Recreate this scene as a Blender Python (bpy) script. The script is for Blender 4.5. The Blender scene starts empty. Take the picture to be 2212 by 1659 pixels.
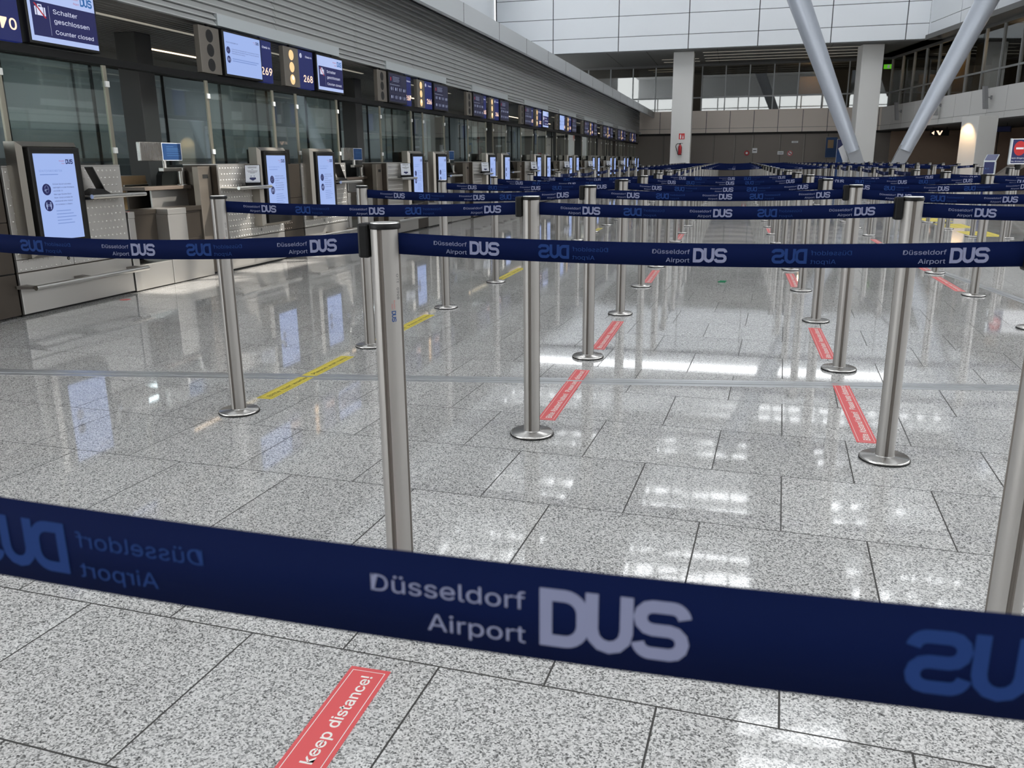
import bpy, bmesh, math, random
from mathutils import Vector, Matrix

random.seed(7)
S = bpy.context.scene
COL = S.collection
PI = math.pi

# ------------------------------------------------------------------ camera
FPX, PITCH, YAW, ROLL, CAMH = 1796.75, 0.2617, 0.25736, -0.00919, 1.13446
cam_d = bpy.data.cameras.new('camera')
cam = bpy.data.objects.new('camera', cam_d)
COL.objects.link(cam)
cam_d.sensor_width = 36.0
cam_d.lens = FPX / 2212.0 * 36.0
cam_d.clip_start = 0.02
cam_d.clip_end = 400
fw = Vector((-math.sin(YAW) * math.cos(PITCH), math.cos(YAW) * math.cos(PITCH), -math.sin(PITCH)))
r0 = Vector((math.cos(YAW), math.sin(YAW), 0))
u0 = r0.cross(fw)
rt = r0 * math.cos(ROLL) + u0 * math.sin(ROLL)
up = -r0 * math.sin(ROLL) + u0 * math.cos(ROLL)
cam.matrix_world = Matrix(((rt.x, up.x, -fw.x, 0), (rt.y, up.y, -fw.y, 0), (rt.z, up.z, -fw.z, CAMH), (0, 0, 0, 1)))
cam_d.dof.use_dof = True
cam_d.dof.focus_distance = 3.6
cam_d.dof.aperture_fstop = 14.0
S.camera = cam

# ------------------------------------------------------------------ world, sun, exposure
wd = bpy.data.worlds.new('sky')
S.world = wd
wd.use_nodes = True
bg = wd.node_tree.nodes['Background']
bg.inputs[0].default_value = (0.95, 0.975, 1.0, 1)
bg.inputs[1].default_value = 4.6
SUND = Vector((0.52, 0.42, 0.74)).normalized()      # towards the sun
sun_d = bpy.data.lights.new('sun', 'SUN')
sun_d.energy = 4.5
sun_d.color = (1.0, 0.95, 0.86)
sun_d.angle = math.radians(0.6)
sun = bpy.data.objects.new('sun', sun_d)
COL.objects.link(sun)
sun.location = SUND * 40
sun.rotation_euler = (-SUND).to_track_quat('-Z', 'Y').to_euler()
S.view_settings.view_transform = 'Standard'
S.view_settings.look = 'None'
S.view_settings.gamma = 1.0
S.view_settings.use_curve_mapping = False
S.view_settings.exposure = 0.42
S.cycles.max_bounces = 8
S.cycles.transparent_max_bounces = 16
S.cycles.caustics_reflective = False
S.cycles.caustics_refractive = False
S.cycles.sample_clamp_indirect = 4.0

# ------------------------------------------------------------------ materials
def lin(c):
    return tuple(((x / 255.0) / 12.92 if x <= 10.31 else (((x / 255.0) + 0.055) / 1.055) ** 2.4) for x in c)

def mat(name, rgb, rough=0.5, metal=0.0, emit=0.0, spec=None, noise=0.0, nscale=8.0, trans=0.0):
    m = bpy.data.materials.new(name)
    m.use_nodes = True
    nt = m.node_tree
    b = nt.nodes['Principled BSDF']
    c = lin(rgb)
    b.inputs['Base Color'].default_value = (*c, 1)
    b.inputs['Roughness'].default_value = rough
    b.inputs['Metallic'].default_value = metal
    if spec is not None:
        b.inputs['Specular IOR Level'].default_value = spec
    if emit:
        if name.startswith(('lit_', 'backlit', 'warm_signal', 'bright_signal')):
            b.inputs['Base Color'].default_value = (0.01, 0.01, 0.012, 1)
            b.inputs['Specular IOR Level'].default_value = 0.25
        b.inputs['Emission Color'].default_value = (*c, 1)
        b.inputs['Emission Strength'].default_value = emit
    if noise:
        tc = nt.nodes.new('ShaderNodeTexCoord')
        n = nt.nodes.new('ShaderNodeTexNoise')
        n.inputs['Scale'].default_value = nscale
        n.inputs['Detail'].default_value = 4
        nt.links.new(tc.outputs['Object'], n.inputs['Vector'])
        mx = nt.nodes.new('ShaderNodeMix')
        mx.data_type = 'RGBA'
        mx.inputs[6].default_value = (*[x * (1 - noise) for x in c], 1)
        mx.inputs[7].default_value = (*[min(1, x * (1 + noise)) for x in c], 1)
        nt.links.new(n.outputs['Fac'], mx.inputs[0])
        nt.links.new(mx.outputs[2], b.inputs['Base Color'])
        r = nt.nodes.new('ShaderNodeMapRange')
        r.inputs[3].default_value = max(0.02, rough - 0.08)
        r.inputs[4].default_value = rough + 0.08
        nt.links.new(n.outputs['Fac'], r.inputs[0])
        nt.links.new(r.outputs[0], b.inputs['Roughness'])
    return m

def glass(name, tint, opac=0.12, rough=0.02):
    """thin clear pane: mostly straight-through, with a real fresnel reflection"""
    m = bpy.data.materials.new(name)
    m.use_nodes = True
    nt = m.node_tree
    nt.nodes.clear()
    out = nt.nodes.new('ShaderNodeOutputMaterial')
    tr = nt.nodes.new('ShaderNodeBsdfTransparent')
    tr.inputs[0].default_value = (*lin(tint), 1)
    gl = nt.nodes.new('ShaderNodeBsdfGlossy')
    gl.inputs['Roughness'].default_value = rough
    gl.inputs['Color'].default_value = (0.97, 1, 1, 1)
    fr = nt.nodes.new('ShaderNodeFresnel')
    geo = nt.nodes.new('ShaderNodeNewGeometry')     # same fresnel on the way in and out of the thin pane
    io = nt.nodes.new('ShaderNodeMapRange')
    io.inputs[3].default_value = 1.5
    io.inputs[4].default_value = 1 / 1.5
    nt.links.new(geo.outputs['Backfacing'], io.inputs[0])
    nt.links.new(io.outputs[0], fr.inputs[0])
    ad = nt.nodes.new('ShaderNodeMath')
    ad.operation = 'ADD'
    ad.use_clamp = True
    ad.inputs[1].default_value = opac
    mx = nt.nodes.new('ShaderNodeMixShader')
    nt.links.new(fr.outputs[0], ad.inputs[0])
    nt.links.new(ad.outputs[0], mx.inputs[0])
    nt.links.new(tr.outputs[0], mx.inputs[1])
    nt.links.new(gl.outputs[0], mx.inputs[2])
    nt.links.new(mx.outputs[0], out.inputs[0])
    return m

def brushed(name, rgb, rough=0.34, axis='Z', metal=1.0):
    m = mat(name, rgb, rough, metal)
    nt = m.node_tree
    b = nt.nodes['Principled BSDF']
    tc = nt.nodes.new('ShaderNodeTexCoord')
    mp = nt.nodes.new('ShaderNodeMapping')
    mp.inputs['Scale'].default_value = (1.5, 1.5, 160) if axis == 'Y' else (160, 160, 1.5)
    n = nt.nodes.new('ShaderNodeTexNoise')
    n.inputs['Scale'].default_value = 3
    n.inputs['Detail'].default_value = 3
    n2 = nt.nodes.new('ShaderNodeTexNoise')
    n2.inputs['Scale'].default_value = 3.2
    n2.inputs['Detail'].default_value = 3
    nt.links.new(tc.outputs['Object'], mp.inputs[0])
    nt.links.new(mp.outputs[0], n.inputs['Vector'])
    nt.links.new(tc.outputs['Object'], n2.inputs['Vector'])
    a = nt.nodes.new('ShaderNodeMath')
    a.operation = 'MULTIPLY_ADD'
    a.inputs[1].default_value = 0.10
    a.inputs[2].default_value = rough - 0.13
    a2 = nt.nodes.new('ShaderNodeMath')
    a2.operation = 'MULTIPLY_ADD'
    a2.inputs[1].default_value = 0.16
    nt.links.new(n.outputs['Fac'], a.inputs[0])
    nt.links.new(n2.outputs['Fac'], a2.inputs[0])
    nt.links.new(a.outputs[0], a2.inputs[2])
    nt.links.new(a2.outputs[0], b.inputs['Roughness'])
    return m

M = {}
M['alu'] = mat('anodised_aluminium', (158, 155, 151), 0.44, 0.45, noise=0.05, nscale=3)
M['alu_groove'] = mat('aluminium_groove', (112, 106, 100), 0.55, 0.3)
M['alu_top'] = mat('aluminium_cap_top', (232, 230, 226), 0.3, 0.6)
M['chrome'] = brushed('polished_steel_disc', (205, 202, 198), 0.26)
M['rubber'] = mat('black_rubber', (18, 18, 18), 0.7)
M['black'] = mat('black_plastic', (10, 10, 11), 0.5, spec=0.25)
M['black_frame'] = mat('dark_screen_bezel', (24, 23, 22), 0.45, spec=0.3)
M['belt'] = mat('navy_belt_fabric', (7, 19, 56), 0.75, spec=0.06)
M['belt_print'] = mat('pale_belt_print', (122, 126, 152), 0.7, spec=0.15)
M['belt_ghost'] = mat('show_through_belt_print', (32, 54, 104), 0.75, spec=0.06)
M['red_sticker'] = mat('red_floor_vinyl', (226, 92, 94), 0.45)
M['white_print'] = mat('white_vinyl_print', (246, 240, 234), 0.5)
M['yellow_sticker'] = mat('yellow_floor_vinyl', (226, 206, 74), 0.45)
M['dark_print'] = mat('dark_vinyl_print', (70, 66, 44), 0.5)
M['ink'] = mat('black_ink', (40, 42, 46), 0.6)
M['ink_red'] = mat('red_ink', (196, 70, 66), 0.6)
M['ink_blue'] = mat('blue_ink', (28, 66, 120), 0.6)
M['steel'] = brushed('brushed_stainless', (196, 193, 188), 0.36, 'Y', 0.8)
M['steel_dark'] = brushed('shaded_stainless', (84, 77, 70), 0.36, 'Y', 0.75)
M['steel_dim'] = mat('dimpled_stainless', (194, 191, 186), 0.36, 0.7, noise=0.05, nscale=4)
M['joint'] = mat('black_joint', (14, 14, 14), 0.7)
M['housing'] = brushed('kiosk_housing_steel', (158, 153, 145), 0.34, 'Z', 0.85)
M['slot_steel'] = brushed('warm_stainless', (140, 131, 121), 0.36, 'Y', 0.7)
M['pipe'] = mat('satin_steel_pipe', (205, 203, 198), 0.28, 1.0)
M['stone'] = mat('granite_worktop', (120, 108, 98), 0.35, noise=0.4, nscale=160)
M['chairf'] = mat('black_chair_fabric', (20, 23, 25), 0.85)
M['tan'] = mat('tan_laminate', (150, 124, 92), 0.5)
M['cardboard'] = mat('brown_cardboard', (158, 128, 90), 0.8)
M['column_grey'] = mat('dark_grey_column_paint', (92, 91, 90), 0.5)
M['column_white'] = mat('pale_column_paint', (214, 213, 210), 0.55)
M['panel_white'] = mat('white_facade_panel', (222, 226, 230), 0.5)
M['panel_seam'] = mat('panel_seam', (60, 62, 66), 0.6)
M['parapet'] = mat('greige_parapet_panel', (236, 224, 213), 0.55)
M['parapet_r'] = mat('pale_parapet_panel', (206, 205, 203), 0.55)
M['wall_brown'] = mat('dark_brown_wall_panel', (134, 125, 118), 0.5)
M['wall_brown2'] = mat('brown_wall_panel', (176, 152, 132), 0.55)
M['door_edge'] = mat('dull_metal_trim', (132, 126, 120), 0.45, 0.6)
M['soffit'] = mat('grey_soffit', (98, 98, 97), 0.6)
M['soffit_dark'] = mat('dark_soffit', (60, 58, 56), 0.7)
M['louvre'] = mat('grey_louvre_sheet', (186, 188, 187), 0.5, 0.15)
M['louvre_back'] = mat('louvre_backing', (110, 111, 111), 0.7)
M['lip'] = mat('pale_metal_lip', (196, 202, 204), 0.4, 0.3)
M['canopy'] = mat('canopy_fascia_metal', (186, 190, 193), 0.4, 0.2)
M['slat'] = mat('dark_ceiling_slat', (150, 147, 142), 0.5, 0.1)
M['slat_gap'] = mat('ceiling_void', (12, 12, 12), 0.9)
M['strip_light'] = mat('warm_strip_light', (255, 226, 190), 0.5, emit=2.2)
M['strip_dim'] = mat('dim_strip_light', (196, 190, 176), 0.5, emit=0.35)
M['office_fill'] = mat('office_fill_glow', (240, 246, 250), 0.5, emit=8.0)
M['added_wall'] = mat('grey_added_wall', (132, 128, 122), 0.6)
M['mullion'] = mat('grey_window_frame', (150, 152, 152), 0.45, 0.5)
M['office_wall'] = mat('office_wall_paint', (146, 150, 151), 0.7)
M['office_floor'] = mat('office_floor', (60, 60, 60), 0.6)
M['office_dark'] = mat('office_low_wall', (70, 74, 76), 0.6)
M['dark_room'] = mat('dim_gallery_wall', (96, 88, 80), 0.7)
M['tan_room'] = mat('lit_gallery_panel', (150, 124, 88), 0.7)
M['roof'] = mat('white_roof_cladding', (190, 192, 194), 0.6)
M['strut'] = mat('silver_strut_paint', (186, 192, 202), 0.38, 0.35)
M['shoe'] = mat('grey_shoe_paint', (150, 152, 156), 0.45, 0.3)
M['ext_red'] = mat('red_enamel', (170, 26, 32), 0.3)
M['sign_red'] = mat('red_sign_face', (196, 40, 40), 0.5)
M['sign_white'] = mat('white_sign_face', (240, 240, 242), 0.45)
M['sign_navy'] = mat('navy_sign_face', (30, 40, 92), 0.45)
M['paper'] = mat('white_paper', (225, 228, 236), 0.7)
M['poster_blue'] = mat('blue_poster', (20, 62, 112), 0.5)
M['poster_line'] = mat('faint_poster_print', (70, 112, 158), 0.5)
M['green_exit'] = mat('green_exit_light', (120, 235, 60), 0.5, emit=1.3)
M['scr'] = mat('lit_pale_screen', (166, 190, 247), 0.4, emit=0.66)
M['scr_white'] = mat('lit_white_screen', (186, 204, 252), 0.4, emit=0.66)
M['scr_navy'] = mat('lit_navy_screen', (30, 33, 88), 0.4, emit=0.66)
M['scr_dark'] = mat('lit_dark_screen', (46, 48, 74), 0.4, emit=0.45)
M['scr_dark2'] = mat('lit_dark_screen_block', (28, 31, 70), 0.4, emit=0.4)
M['scr_ink'] = mat('lit_navy_print', (26, 32, 92), 0.4, emit=0.6)
M['scr_ink_pale'] = mat('lit_pale_print', (128, 156, 220), 0.4, emit=0.62)
M['scr_text'] = mat('lit_white_print', (222, 226, 250), 0.4, emit=0.72)
M['scr_icon'] = mat('lit_grey_print', (150, 158, 186), 0.4, emit=0.62)
M['scr_red'] = mat('lit_red_print', (190, 50, 60), 0.4, emit=0.62)
M['scr_blue'] = mat('lit_blue_print', (44, 108, 176), 0.4, emit=0.62)
M['num_navy'] = mat('backlit_navy_panel', (28, 38, 100), 0.4, emit=0.62)
M['num'] = mat('backlit_warm_number', (255, 214, 186), 0.4, emit=1.1)
M['lamp_face'] = mat('lamp_box_metal', (116, 110, 102), 0.45, 0.3)
M['lamp_rim'] = mat('lamp_recess', (18, 18, 18), 0.6)
M['lamp_on'] = mat('warm_signal_lamp', (255, 206, 150), 0.4, emit=0.86)
M['lamp_hot'] = mat('bright_signal_lamp', (255, 224, 170), 0.4, emit=1.9)
M['glass_screen'] = glass('clear_screen_glass', (244, 249, 246), 0.03)
M['glass_office'] = glass('tinted_partition_glass', (222, 227, 227), 0.05)
M['glass_gallery'] = glass('dark_gallery_glass', (196, 194, 188), 0.05, 0.015)
M['glass_edge'] = mat('steel_glass_edge', (150, 146, 132), 0.4, 0.8)
M['clamp'] = mat('white_glass_clamp', (224, 224, 220), 0.35)
M['green_bit'] = mat('green_scrap', (30, 120, 84), 0.6)
M['pink_dot'] = mat('faded_red_dot', (186, 84, 84), 0.5)
M['strip_floor'] = mat('aluminium_floor_strip', (206, 208, 210), 0.3, 0.75)
M['strip_floor2'] = mat('grey_floor_strip_insert', (158, 160, 162), 0.5)
M['speaker'] = mat('grey_speaker_body', (138, 138, 140), 0.5)

def floor_material():
    m = bpy.data.materials.new('polished_granite_tiles')
    m.use_nodes = True
    nt = m.node_tree
    L = nt.links
    N = nt.nodes
    b = N['Principled BSDF']
    tc = N.new('ShaderNodeTexCoord')
    mp = N.new('ShaderNodeMapping')
    mp.vector_type = 'POINT'
    mp.inputs['Rotation'].default_value = (0, 0, 0.0512)
    L.new(tc.outputs['Object'], mp.inputs[0])
    sx = N.new('ShaderNodeSeparateXYZ')
    L.new(mp.outputs[0], sx.inputs[0])
    def mth(op, a, bb=None, c=None):
        n = N.new('ShaderNodeMath')
        n.operation = op
        for i, v in enumerate((a, bb, c)):
            if v is None:
                continue
            if isinstance(v, (int, float)):
                n.inputs[i].default_value = v
            else:
                L.new(v, n.inputs[i])
        return n.outputs[0]
    ry = mth('DIVIDE', mth('SUBTRACT', sx.outputs[1], 1.07), 0.4935)
    row = mth('FLOOR', ry)
    fy = mth('FRACT', ry)
    odd = mth('MULTIPLY', mth('FLOORED_MODULO', row, 2.0), 0.5)
    rx = mth('ADD', mth('DIVIDE', mth('ADD', sx.outputs[0], 0.685), 0.5025), odd)
    colm = mth('FLOOR', rx)
    fx = mth('FRACT', rx)
    jw = 0.0095
    jx = mth('LESS_THAN', fx, jw)
    jy = mth('LESS_THAN', fy, jw)
    joint = mth('MAXIMUM', jx, jy)
    cm = N.new('ShaderNodeCombineXYZ')
    L.new(colm, cm.inputs[0])
    L.new(row, cm.inputs[1])
    wn = N.new('ShaderNodeTexWhiteNoise')
    L.new(cm.outputs[0], wn.inputs['Vector'])
    # granite speckle
    vo = N.new('ShaderNodeTexVoronoi')
    vo.inputs['Scale'].default_value = 270
    L.new(mp.outputs[0], vo.inputs['Vector'])
    sp = N.new('ShaderNodeSeparateColor')
    L.new(vo.outputs['Color'], sp.inputs[0])
    n1 = N.new('ShaderNodeTexNoise')
    n1.inputs['Scale'].default_value = 95
    n1.inputs['Detail'].default_value = 5
    n1.inputs['Roughness'].default_value = 0.7
    L.new(mp.outputs[0], n1.inputs['Vector'])
    mixf = mth('ADD', mth('MULTIPLY', sp.outputs[0], 0.62), mth('MULTIPLY', n1.outputs['Fac'], 0.62))
    rp = N.new('ShaderNodeValToRGB')
    e = rp.color_ramp.elements
    e[0].position = 0.25
    e[0].color = (*lin((72, 71, 70)), 1)
    e[1].position = 0.9
    e[1].color = (*lin((244, 242, 239)), 1)
    a = rp.color_ramp.elements.new(0.42)
    a.color = (*lin((146, 145, 143)), 1)
    a = rp.color_ramp.elements.new(0.60)
    a.color = (*lin((208, 206, 203)), 1)
    L.new(mixf, rp.inputs[0])
    tone = mth('MULTIPLY_ADD', wn.outputs['Value'], 0.12, 0.80)
    n3 = N.new('ShaderNodeTexNoise')
    n3.inputs['Scale'].default_value = 1.3
    L.new(mp.outputs[0], n3.inputs['Vector'])
    mu = N.new('ShaderNodeMix')
    mu.data_type = 'RGBA'
    mu.blend_type = 'MULTIPLY'
    mu.inputs[0].default_value = 1.0
    L.new(rp.outputs[0], mu.inputs[6])
    cb = N.new('ShaderNodeCombineColor')
    for i in range(3):
        L.new(tone, cb.inputs[i])
    L.new(cb.outputs[0], mu.inputs[7])
    mj = N.new('ShaderNodeMix')
    mj.data_type = 'RGBA'
    L.new(joint, mj.inputs[0])
    L.new(mu.outputs[2], mj.inputs[6])
    mj.inputs[7].default_value = (*lin((58, 56, 53)), 1)
    L.new(mj.outputs[2], b.inputs['Base Color'])
    rg = mth('MULTIPLY_ADD', joint, 0.5, mth('MULTIPLY_ADD', n3.outputs['Fac'], 0.03, 0.028))
    L.new(rg, b.inputs['Roughness'])
    b.inputs['IOR'].default_value = 1.55
    return m
M['floor'] = floor_material()

# ------------------------------------------------------------------ mesh helpers
class MB:
    def __init__(self):
        self.v, self.f, self.mi, self.mats = [], [], [], []
        self.smooth = []
    def m(self, mm):
        mm = M[mm] if isinstance(mm, str) else mm
        if mm not in self.mats:
            self.mats.append(mm)
        return self.mats.index(mm)
    def add(self, vs, fs, mm, smooth=False):
        k = len(self.v)
        i = self.m(mm)
        self.v.extend([tuple(p) for p in vs])
        for f in fs:
            self.f.append(tuple(k + a for a in f))
            self.mi.append(i)
            self.smooth.append(smooth)
        return self
    def box(self, x0, x1, y0, y1, z0, z1, mm):
        vs = [(x, y, z) for z in (z0, z1) for y in (y0, y1) for x in (x0, x1)]
        return self.add(vs, [(0, 2, 3, 1), (4, 5, 7, 6), (0, 1, 5, 4), (2, 6, 7, 3), (0, 4, 6, 2), (1, 3, 7, 5)], mm)
    def bbox(self, x0, x1, y0, y1, z0, z1, mm, b=0.004):
        """box with chamfered edges"""
        bm = bmesh.new()
        bmesh.ops.create_cube(bm, size=1)
        for v in bm.verts:
            v.co = Vector(((x0 + x1) / 2 + v.co.x * (x1 - x0), (y0 + y1) / 2 + v.co.y * (y1 - y0), (z0 + z1) / 2 + v.co.z * (z1 - z0)))
        b = min(b, 0.45 * min(x1 - x0, y1 - y0, z1 - z0))
        bmesh.ops.bevel(bm, geom=list(bm.edges), offset=b, segments=2, affect='EDGES', profile=0.5)
        bm.verts.index_update()
        self.add([v.co for v in bm.verts], [[v.index for v in f.verts] for f in bm.faces], mm)
        bm.free()
        return self
    def poly(self, pts, mm):
        return self.add(pts, [tuple(range(len(pts)))], mm)
    def prism(self, prof, fn, a, b, mm, smooth=False, caps=True):
        """2d profile swept from a to b; fn(p, q, t) -> xyz"""
        n = len(prof)
        vs = [fn(p, q, a) for p, q in prof] + [fn(p, q, b) for p, q in prof]
        fs = [(i, (i + 1) % n, n + (i + 1) % n, n + i) for i in range(n)]
        self.add(vs, fs, mm, smooth)
        if caps:
            self.add(vs, [tuple(reversed(range(n))), tuple(range(n, 2 * n))], mm)
        return self
    def tube(self, pts, r, mm, n=12, caps=True):
        pts = [Vector(p) for p in pts]
        rs = r if isinstance(r, (list, tuple)) else [r] * len(pts)
        vs, fs = [], []
        for i, p in enumerate(pts):
            d = (pts[min(i + 1, len(pts) - 1)] - pts[max(i - 1, 0)]).normalized()
            a = d.orthogonal().normalized() if i == 0 else (a - d * a.dot(d)).normalized()
            c = d.cross(a)
            for k in range(n):
                t = 2 * PI * k / n
                vs.append(p + (a * math.cos(t) + c * math.sin(t)) * rs[i])
        for i in range(len(pts) - 1):
            for k in range(n):
                fs.append((i * n + k, i * n + (k + 1) % n, (i + 1) * n + (k + 1) % n, (i + 1) * n + k))
        self.add(vs, fs, mm, True)
        if caps:
            self.add(vs[:n], [tuple(reversed(range(n)))], mm)
            self.add(vs[-n:], [tuple(range(n))], mm)
        return self
    def lathe(self, prof, mm, n=32, c=(0, 0, 0), smooth=True):
        vs, fs = [], []
        for r, z in prof:
            for k in range(n):
                t = 2 * PI * k / n
                vs.append((c[0] + r * math.cos(t), c[1] + r * math.sin(t), c[2] + z))
        for i in range(len(prof) - 1):
            for k in range(n):
                fs.append((i * n + k, i * n + (k + 1) % n, (i + 1) * n + (k + 1) % n, (i + 1) * n + k))
        self.add(vs, fs, mm, smooth)
        self.add(vs[:n], [tuple(reversed(range(n)))], mm)
        self.add(vs[-n:], [tuple(range(n))], mm)
        return self
    def disc(self, fn, cx, cy, r, mm, n=24, ry=None):
        ry = ry or r
        return self.poly([fn(cx + r * math.cos(2 * PI * k / n), cy + ry * math.sin(2 * PI * k / n)) for k in range(n)], mm)
    def rect(self, fn, x0, x1, y0, y1, mm):
        return self.poly([fn(x0, y0), fn(x1, y0), fn(x1, y1), fn(x0, y1)], mm)
    def frame(self, fn, x0, x1, y0, y1, w, mm):
        self.rect(fn, x0, x1, y0, y0 + w, mm)
        self.rect(fn, x0, x1, y1 - w, y1, mm)
        self.rect(fn, x0, x0 + w, y0 + w, y1 - w, mm)
        self.rect(fn, x1 - w, x1, y0 + w, y1 - w, mm)
        return self
    def text(self, fn, s, x, y, size, mm, align='L', res=2, width=None, bold=0.0):
        vs, fs, w = text_shape(s, res, bold)
        sx = size if width is None else width / w
        off = {'L': 0, 'R': -w * sx, 'C': -w * sx / 2}[align]
        return self.add([fn(x + off + a * sx, y + b * size) for a, b in vs], fs, mm)
    def dus(self, fn, x, y, h, mm, w=None):
        vs, fs = DUS
        k = h if w is None else w / 2.42
        return self.add([fn(x + a * k, y + b * h) for a, b in vs], fs, mm)
    def build(self, name, parent=None, kind=None, loc=None):
        me = bpy.data.meshes.new(name)
        me.from_pydata(self.v, [], self.f)
        for mm in self.mats:
            me.materials.append(mm)
        me.polygons.foreach_set('material_index', self.mi)
        me.polygons.foreach_set('use_smooth', self.smooth)
        me.update()
        o = bpy.data.objects.new(name, me)
        COL.objects.link(o)
        if parent:
            o.parent = parent
        if kind:
            o['kind'] = kind
        if loc:
            o.location = loc
        return o

_tx = {}
try:                                             # the plain sans that ships inside Blender
    import os
    FONT = bpy.data.fonts.load(os.path.join(bpy.utils.resource_path('LOCAL'), 'datafiles', 'fonts', 'Inter.woff2'))
except Exception:
    FONT = None
def text_shape(s, res=2, bold=0.0):
    key = (s, res, bold)
    if key not in _tx:
        cu = bpy.data.curves.new('lettering', 'FONT')
        cu.body = s
        if FONT:
            cu.font = FONT
        cu.resolution_u = res
        cu.size = 1.0
        cu.offset = bold
        o = bpy.data.objects.new('lettering', cu)
        me = o.to_mesh()
        vs = [(v.co.x, v.co.y) for v in me.vertices]
        fs = [tuple(p.vertices) for p in me.polygons]
        o.to_mesh_clear()
        bpy.data.objects.remove(o)
        bpy.data.curves.remove(cu)
        x0 = min(a for a, b in vs)
        x1 = max(a for a, b in vs)
        _tx[key] = ([(a - x0, b) for a, b in vs], fs, x1 - x0)
    return _tx[key]

def stroke(path, w, closed=False):
    path = [p for i, p in enumerate(path) if i == 0 or math.hypot(p[0] - path[i - 1][0], p[1] - path[i - 1][1]) > 1e-4]
    n = len(path)
    L, R = [], []
    for i in range(n):
        p = Vector(path[i])
        a = Vector(path[(i - 1) % n]) if (closed or i > 0) else None
        b = Vector(path[(i + 1) % n]) if (closed or i < n - 1) else None
        d1 = (p - a).normalized() if a is not None else (b - p).normalized()
        d2 = (b - p).normalized() if b is not None else d1
        t = (d1 + d2).normalized()
        nn = Vector((-t.y, t.x))
        k = min(2.0, 1 / max(0.3, nn.dot(Vector((-d1.y, d1.x)))))
        L.append(tuple(p + nn * w / 2 * k))
        R.append(tuple(p - nn * w / 2 * k))
    vs = L + R
    m = n if closed else n - 1
    return vs, [(i, (i + 1) % n, n + (i + 1) % n, n + i) for i in range(m)]

def arc(cx, cy, r, a0, a1, n=6):
    return [(cx + r * math.cos(math.radians(a0 + (a1 - a0) * k / n)), cy + r * math.sin(math.radians(a0 + (a1 - a0) * k / n))) for k in range(n + 1)]

def make_dus():
    w = 0.21
    vs, fs = [], []
    def put(p, closed=False):
        a, b = stroke(p, w, closed)
        k = len(vs)
        vs.extend(a)
        fs.extend([tuple(k + i for i in f) for f in b])
    put([(0.105, 0.105), (0.42, 0.105)] + arc(0.42, 0.40, 0.295, -90, 0) + arc(0.42, 0.60, 0.295, 0, 90) + [(0.105, 0.895)], True)
    put([(0.86, 1.0), (0.86, 0.40)] + arc(1.14, 0.385, 0.28, 180, 360) + [(1.42, 1.0)])
    put(arc(2.13, 0.695, 0.20, 8, 90) + arc(1.83, 0.70, 0.195, 90, 270) + arc(2.10, 0.305, 0.20, 90, -90) + arc(1.80, 0.305, 0.20, 270, 188))
    return vs, fs
DUS = make_dus()

def empty(name, loc, label=None, cat=None, group=None, rz=0):
    o = bpy.data.objects.new(name, None)
    o.empty_display_size = 0.05
    COL.objects.link(o)
    o.location = loc
    o.rotation_euler = (0, 0, rz)
    tag(o, label, cat, group)
    return o

def tag(o, label=None, cat=None, group=None):
    if label:
        o['label'] = label
    if cat:
        o['category'] = cat
    if group:
        o['group'] = group
    return o

def copy_tree(o, parent=None):
    c = o.copy()
    COL.objects.link(c)
    if parent:
        c.parent = parent
    for ch in o.children:
        copy_tree(ch, c)
    return c

ORD = ['zeroth', 'first', 'second', 'third', 'fourth', 'fifth', 'sixth', 'seventh', 'eighth', 'ninth', 'tenth', 'eleventh', 'twelfth',
       'thirteenth', 'fourteenth', 'fifteenth', 'sixteenth', 'seventeenth', 'eighteenth', 'nineteenth', 'twentieth', 'twenty-first',
       'twenty-second', 'twenty-third', 'twenty-fourth', 'twenty-fifth', 'twenty-sixth', 'twenty-seventh', 'twenty-eighth']

# ================================================================== the setting
f = MB()
f.add([(-14, -14, 0), (30, -14, 0), (30, 64, 0), (-14, 64, 0)], [(0, 1, 2, 3)], 'floor')
f.build('floor', kind='structure')

def ribbon(name, p, q, w):
    p, q = Vector((*p, 0)), Vector((*q, 0))
    d = (q - p).normalized()
    n = Vector((-d.y, d.x, 0))
    b = MB()
    for a, c, h, mm in ((-w / 2, -w / 2 + 0.034, 0.0009, 'strip_floor'), (-w / 2 + 0.034, w / 2 - 0.034, 0.0006, 'strip_floor2'), (w / 2 - 0.034, w / 2, 0.0009, 'strip_floor'), (-0.011, 0.011, 0.003, 'strip_floor')):
        up_ = Vector((0, 0, h))
        b.add([p + n * a + up_, q + n * a + up_, q + n * c + up_, p + n * c + up_, p + n * a, q + n * a, q + n * c, p + n * c],
              [(0, 1, 2, 3), (0, 4, 5, 1), (2, 6, 7, 3), (1, 5, 6, 2), (0, 3, 7, 4)], mm)
    return b.build(name, kind='structure')
ribbon('trim_1', (-5.2, 3.515), (2.6, 4.77), 0.125)
ribbon('trim_2', (2.62, 5.1), (1.98, 10.3), 0.10)

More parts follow.
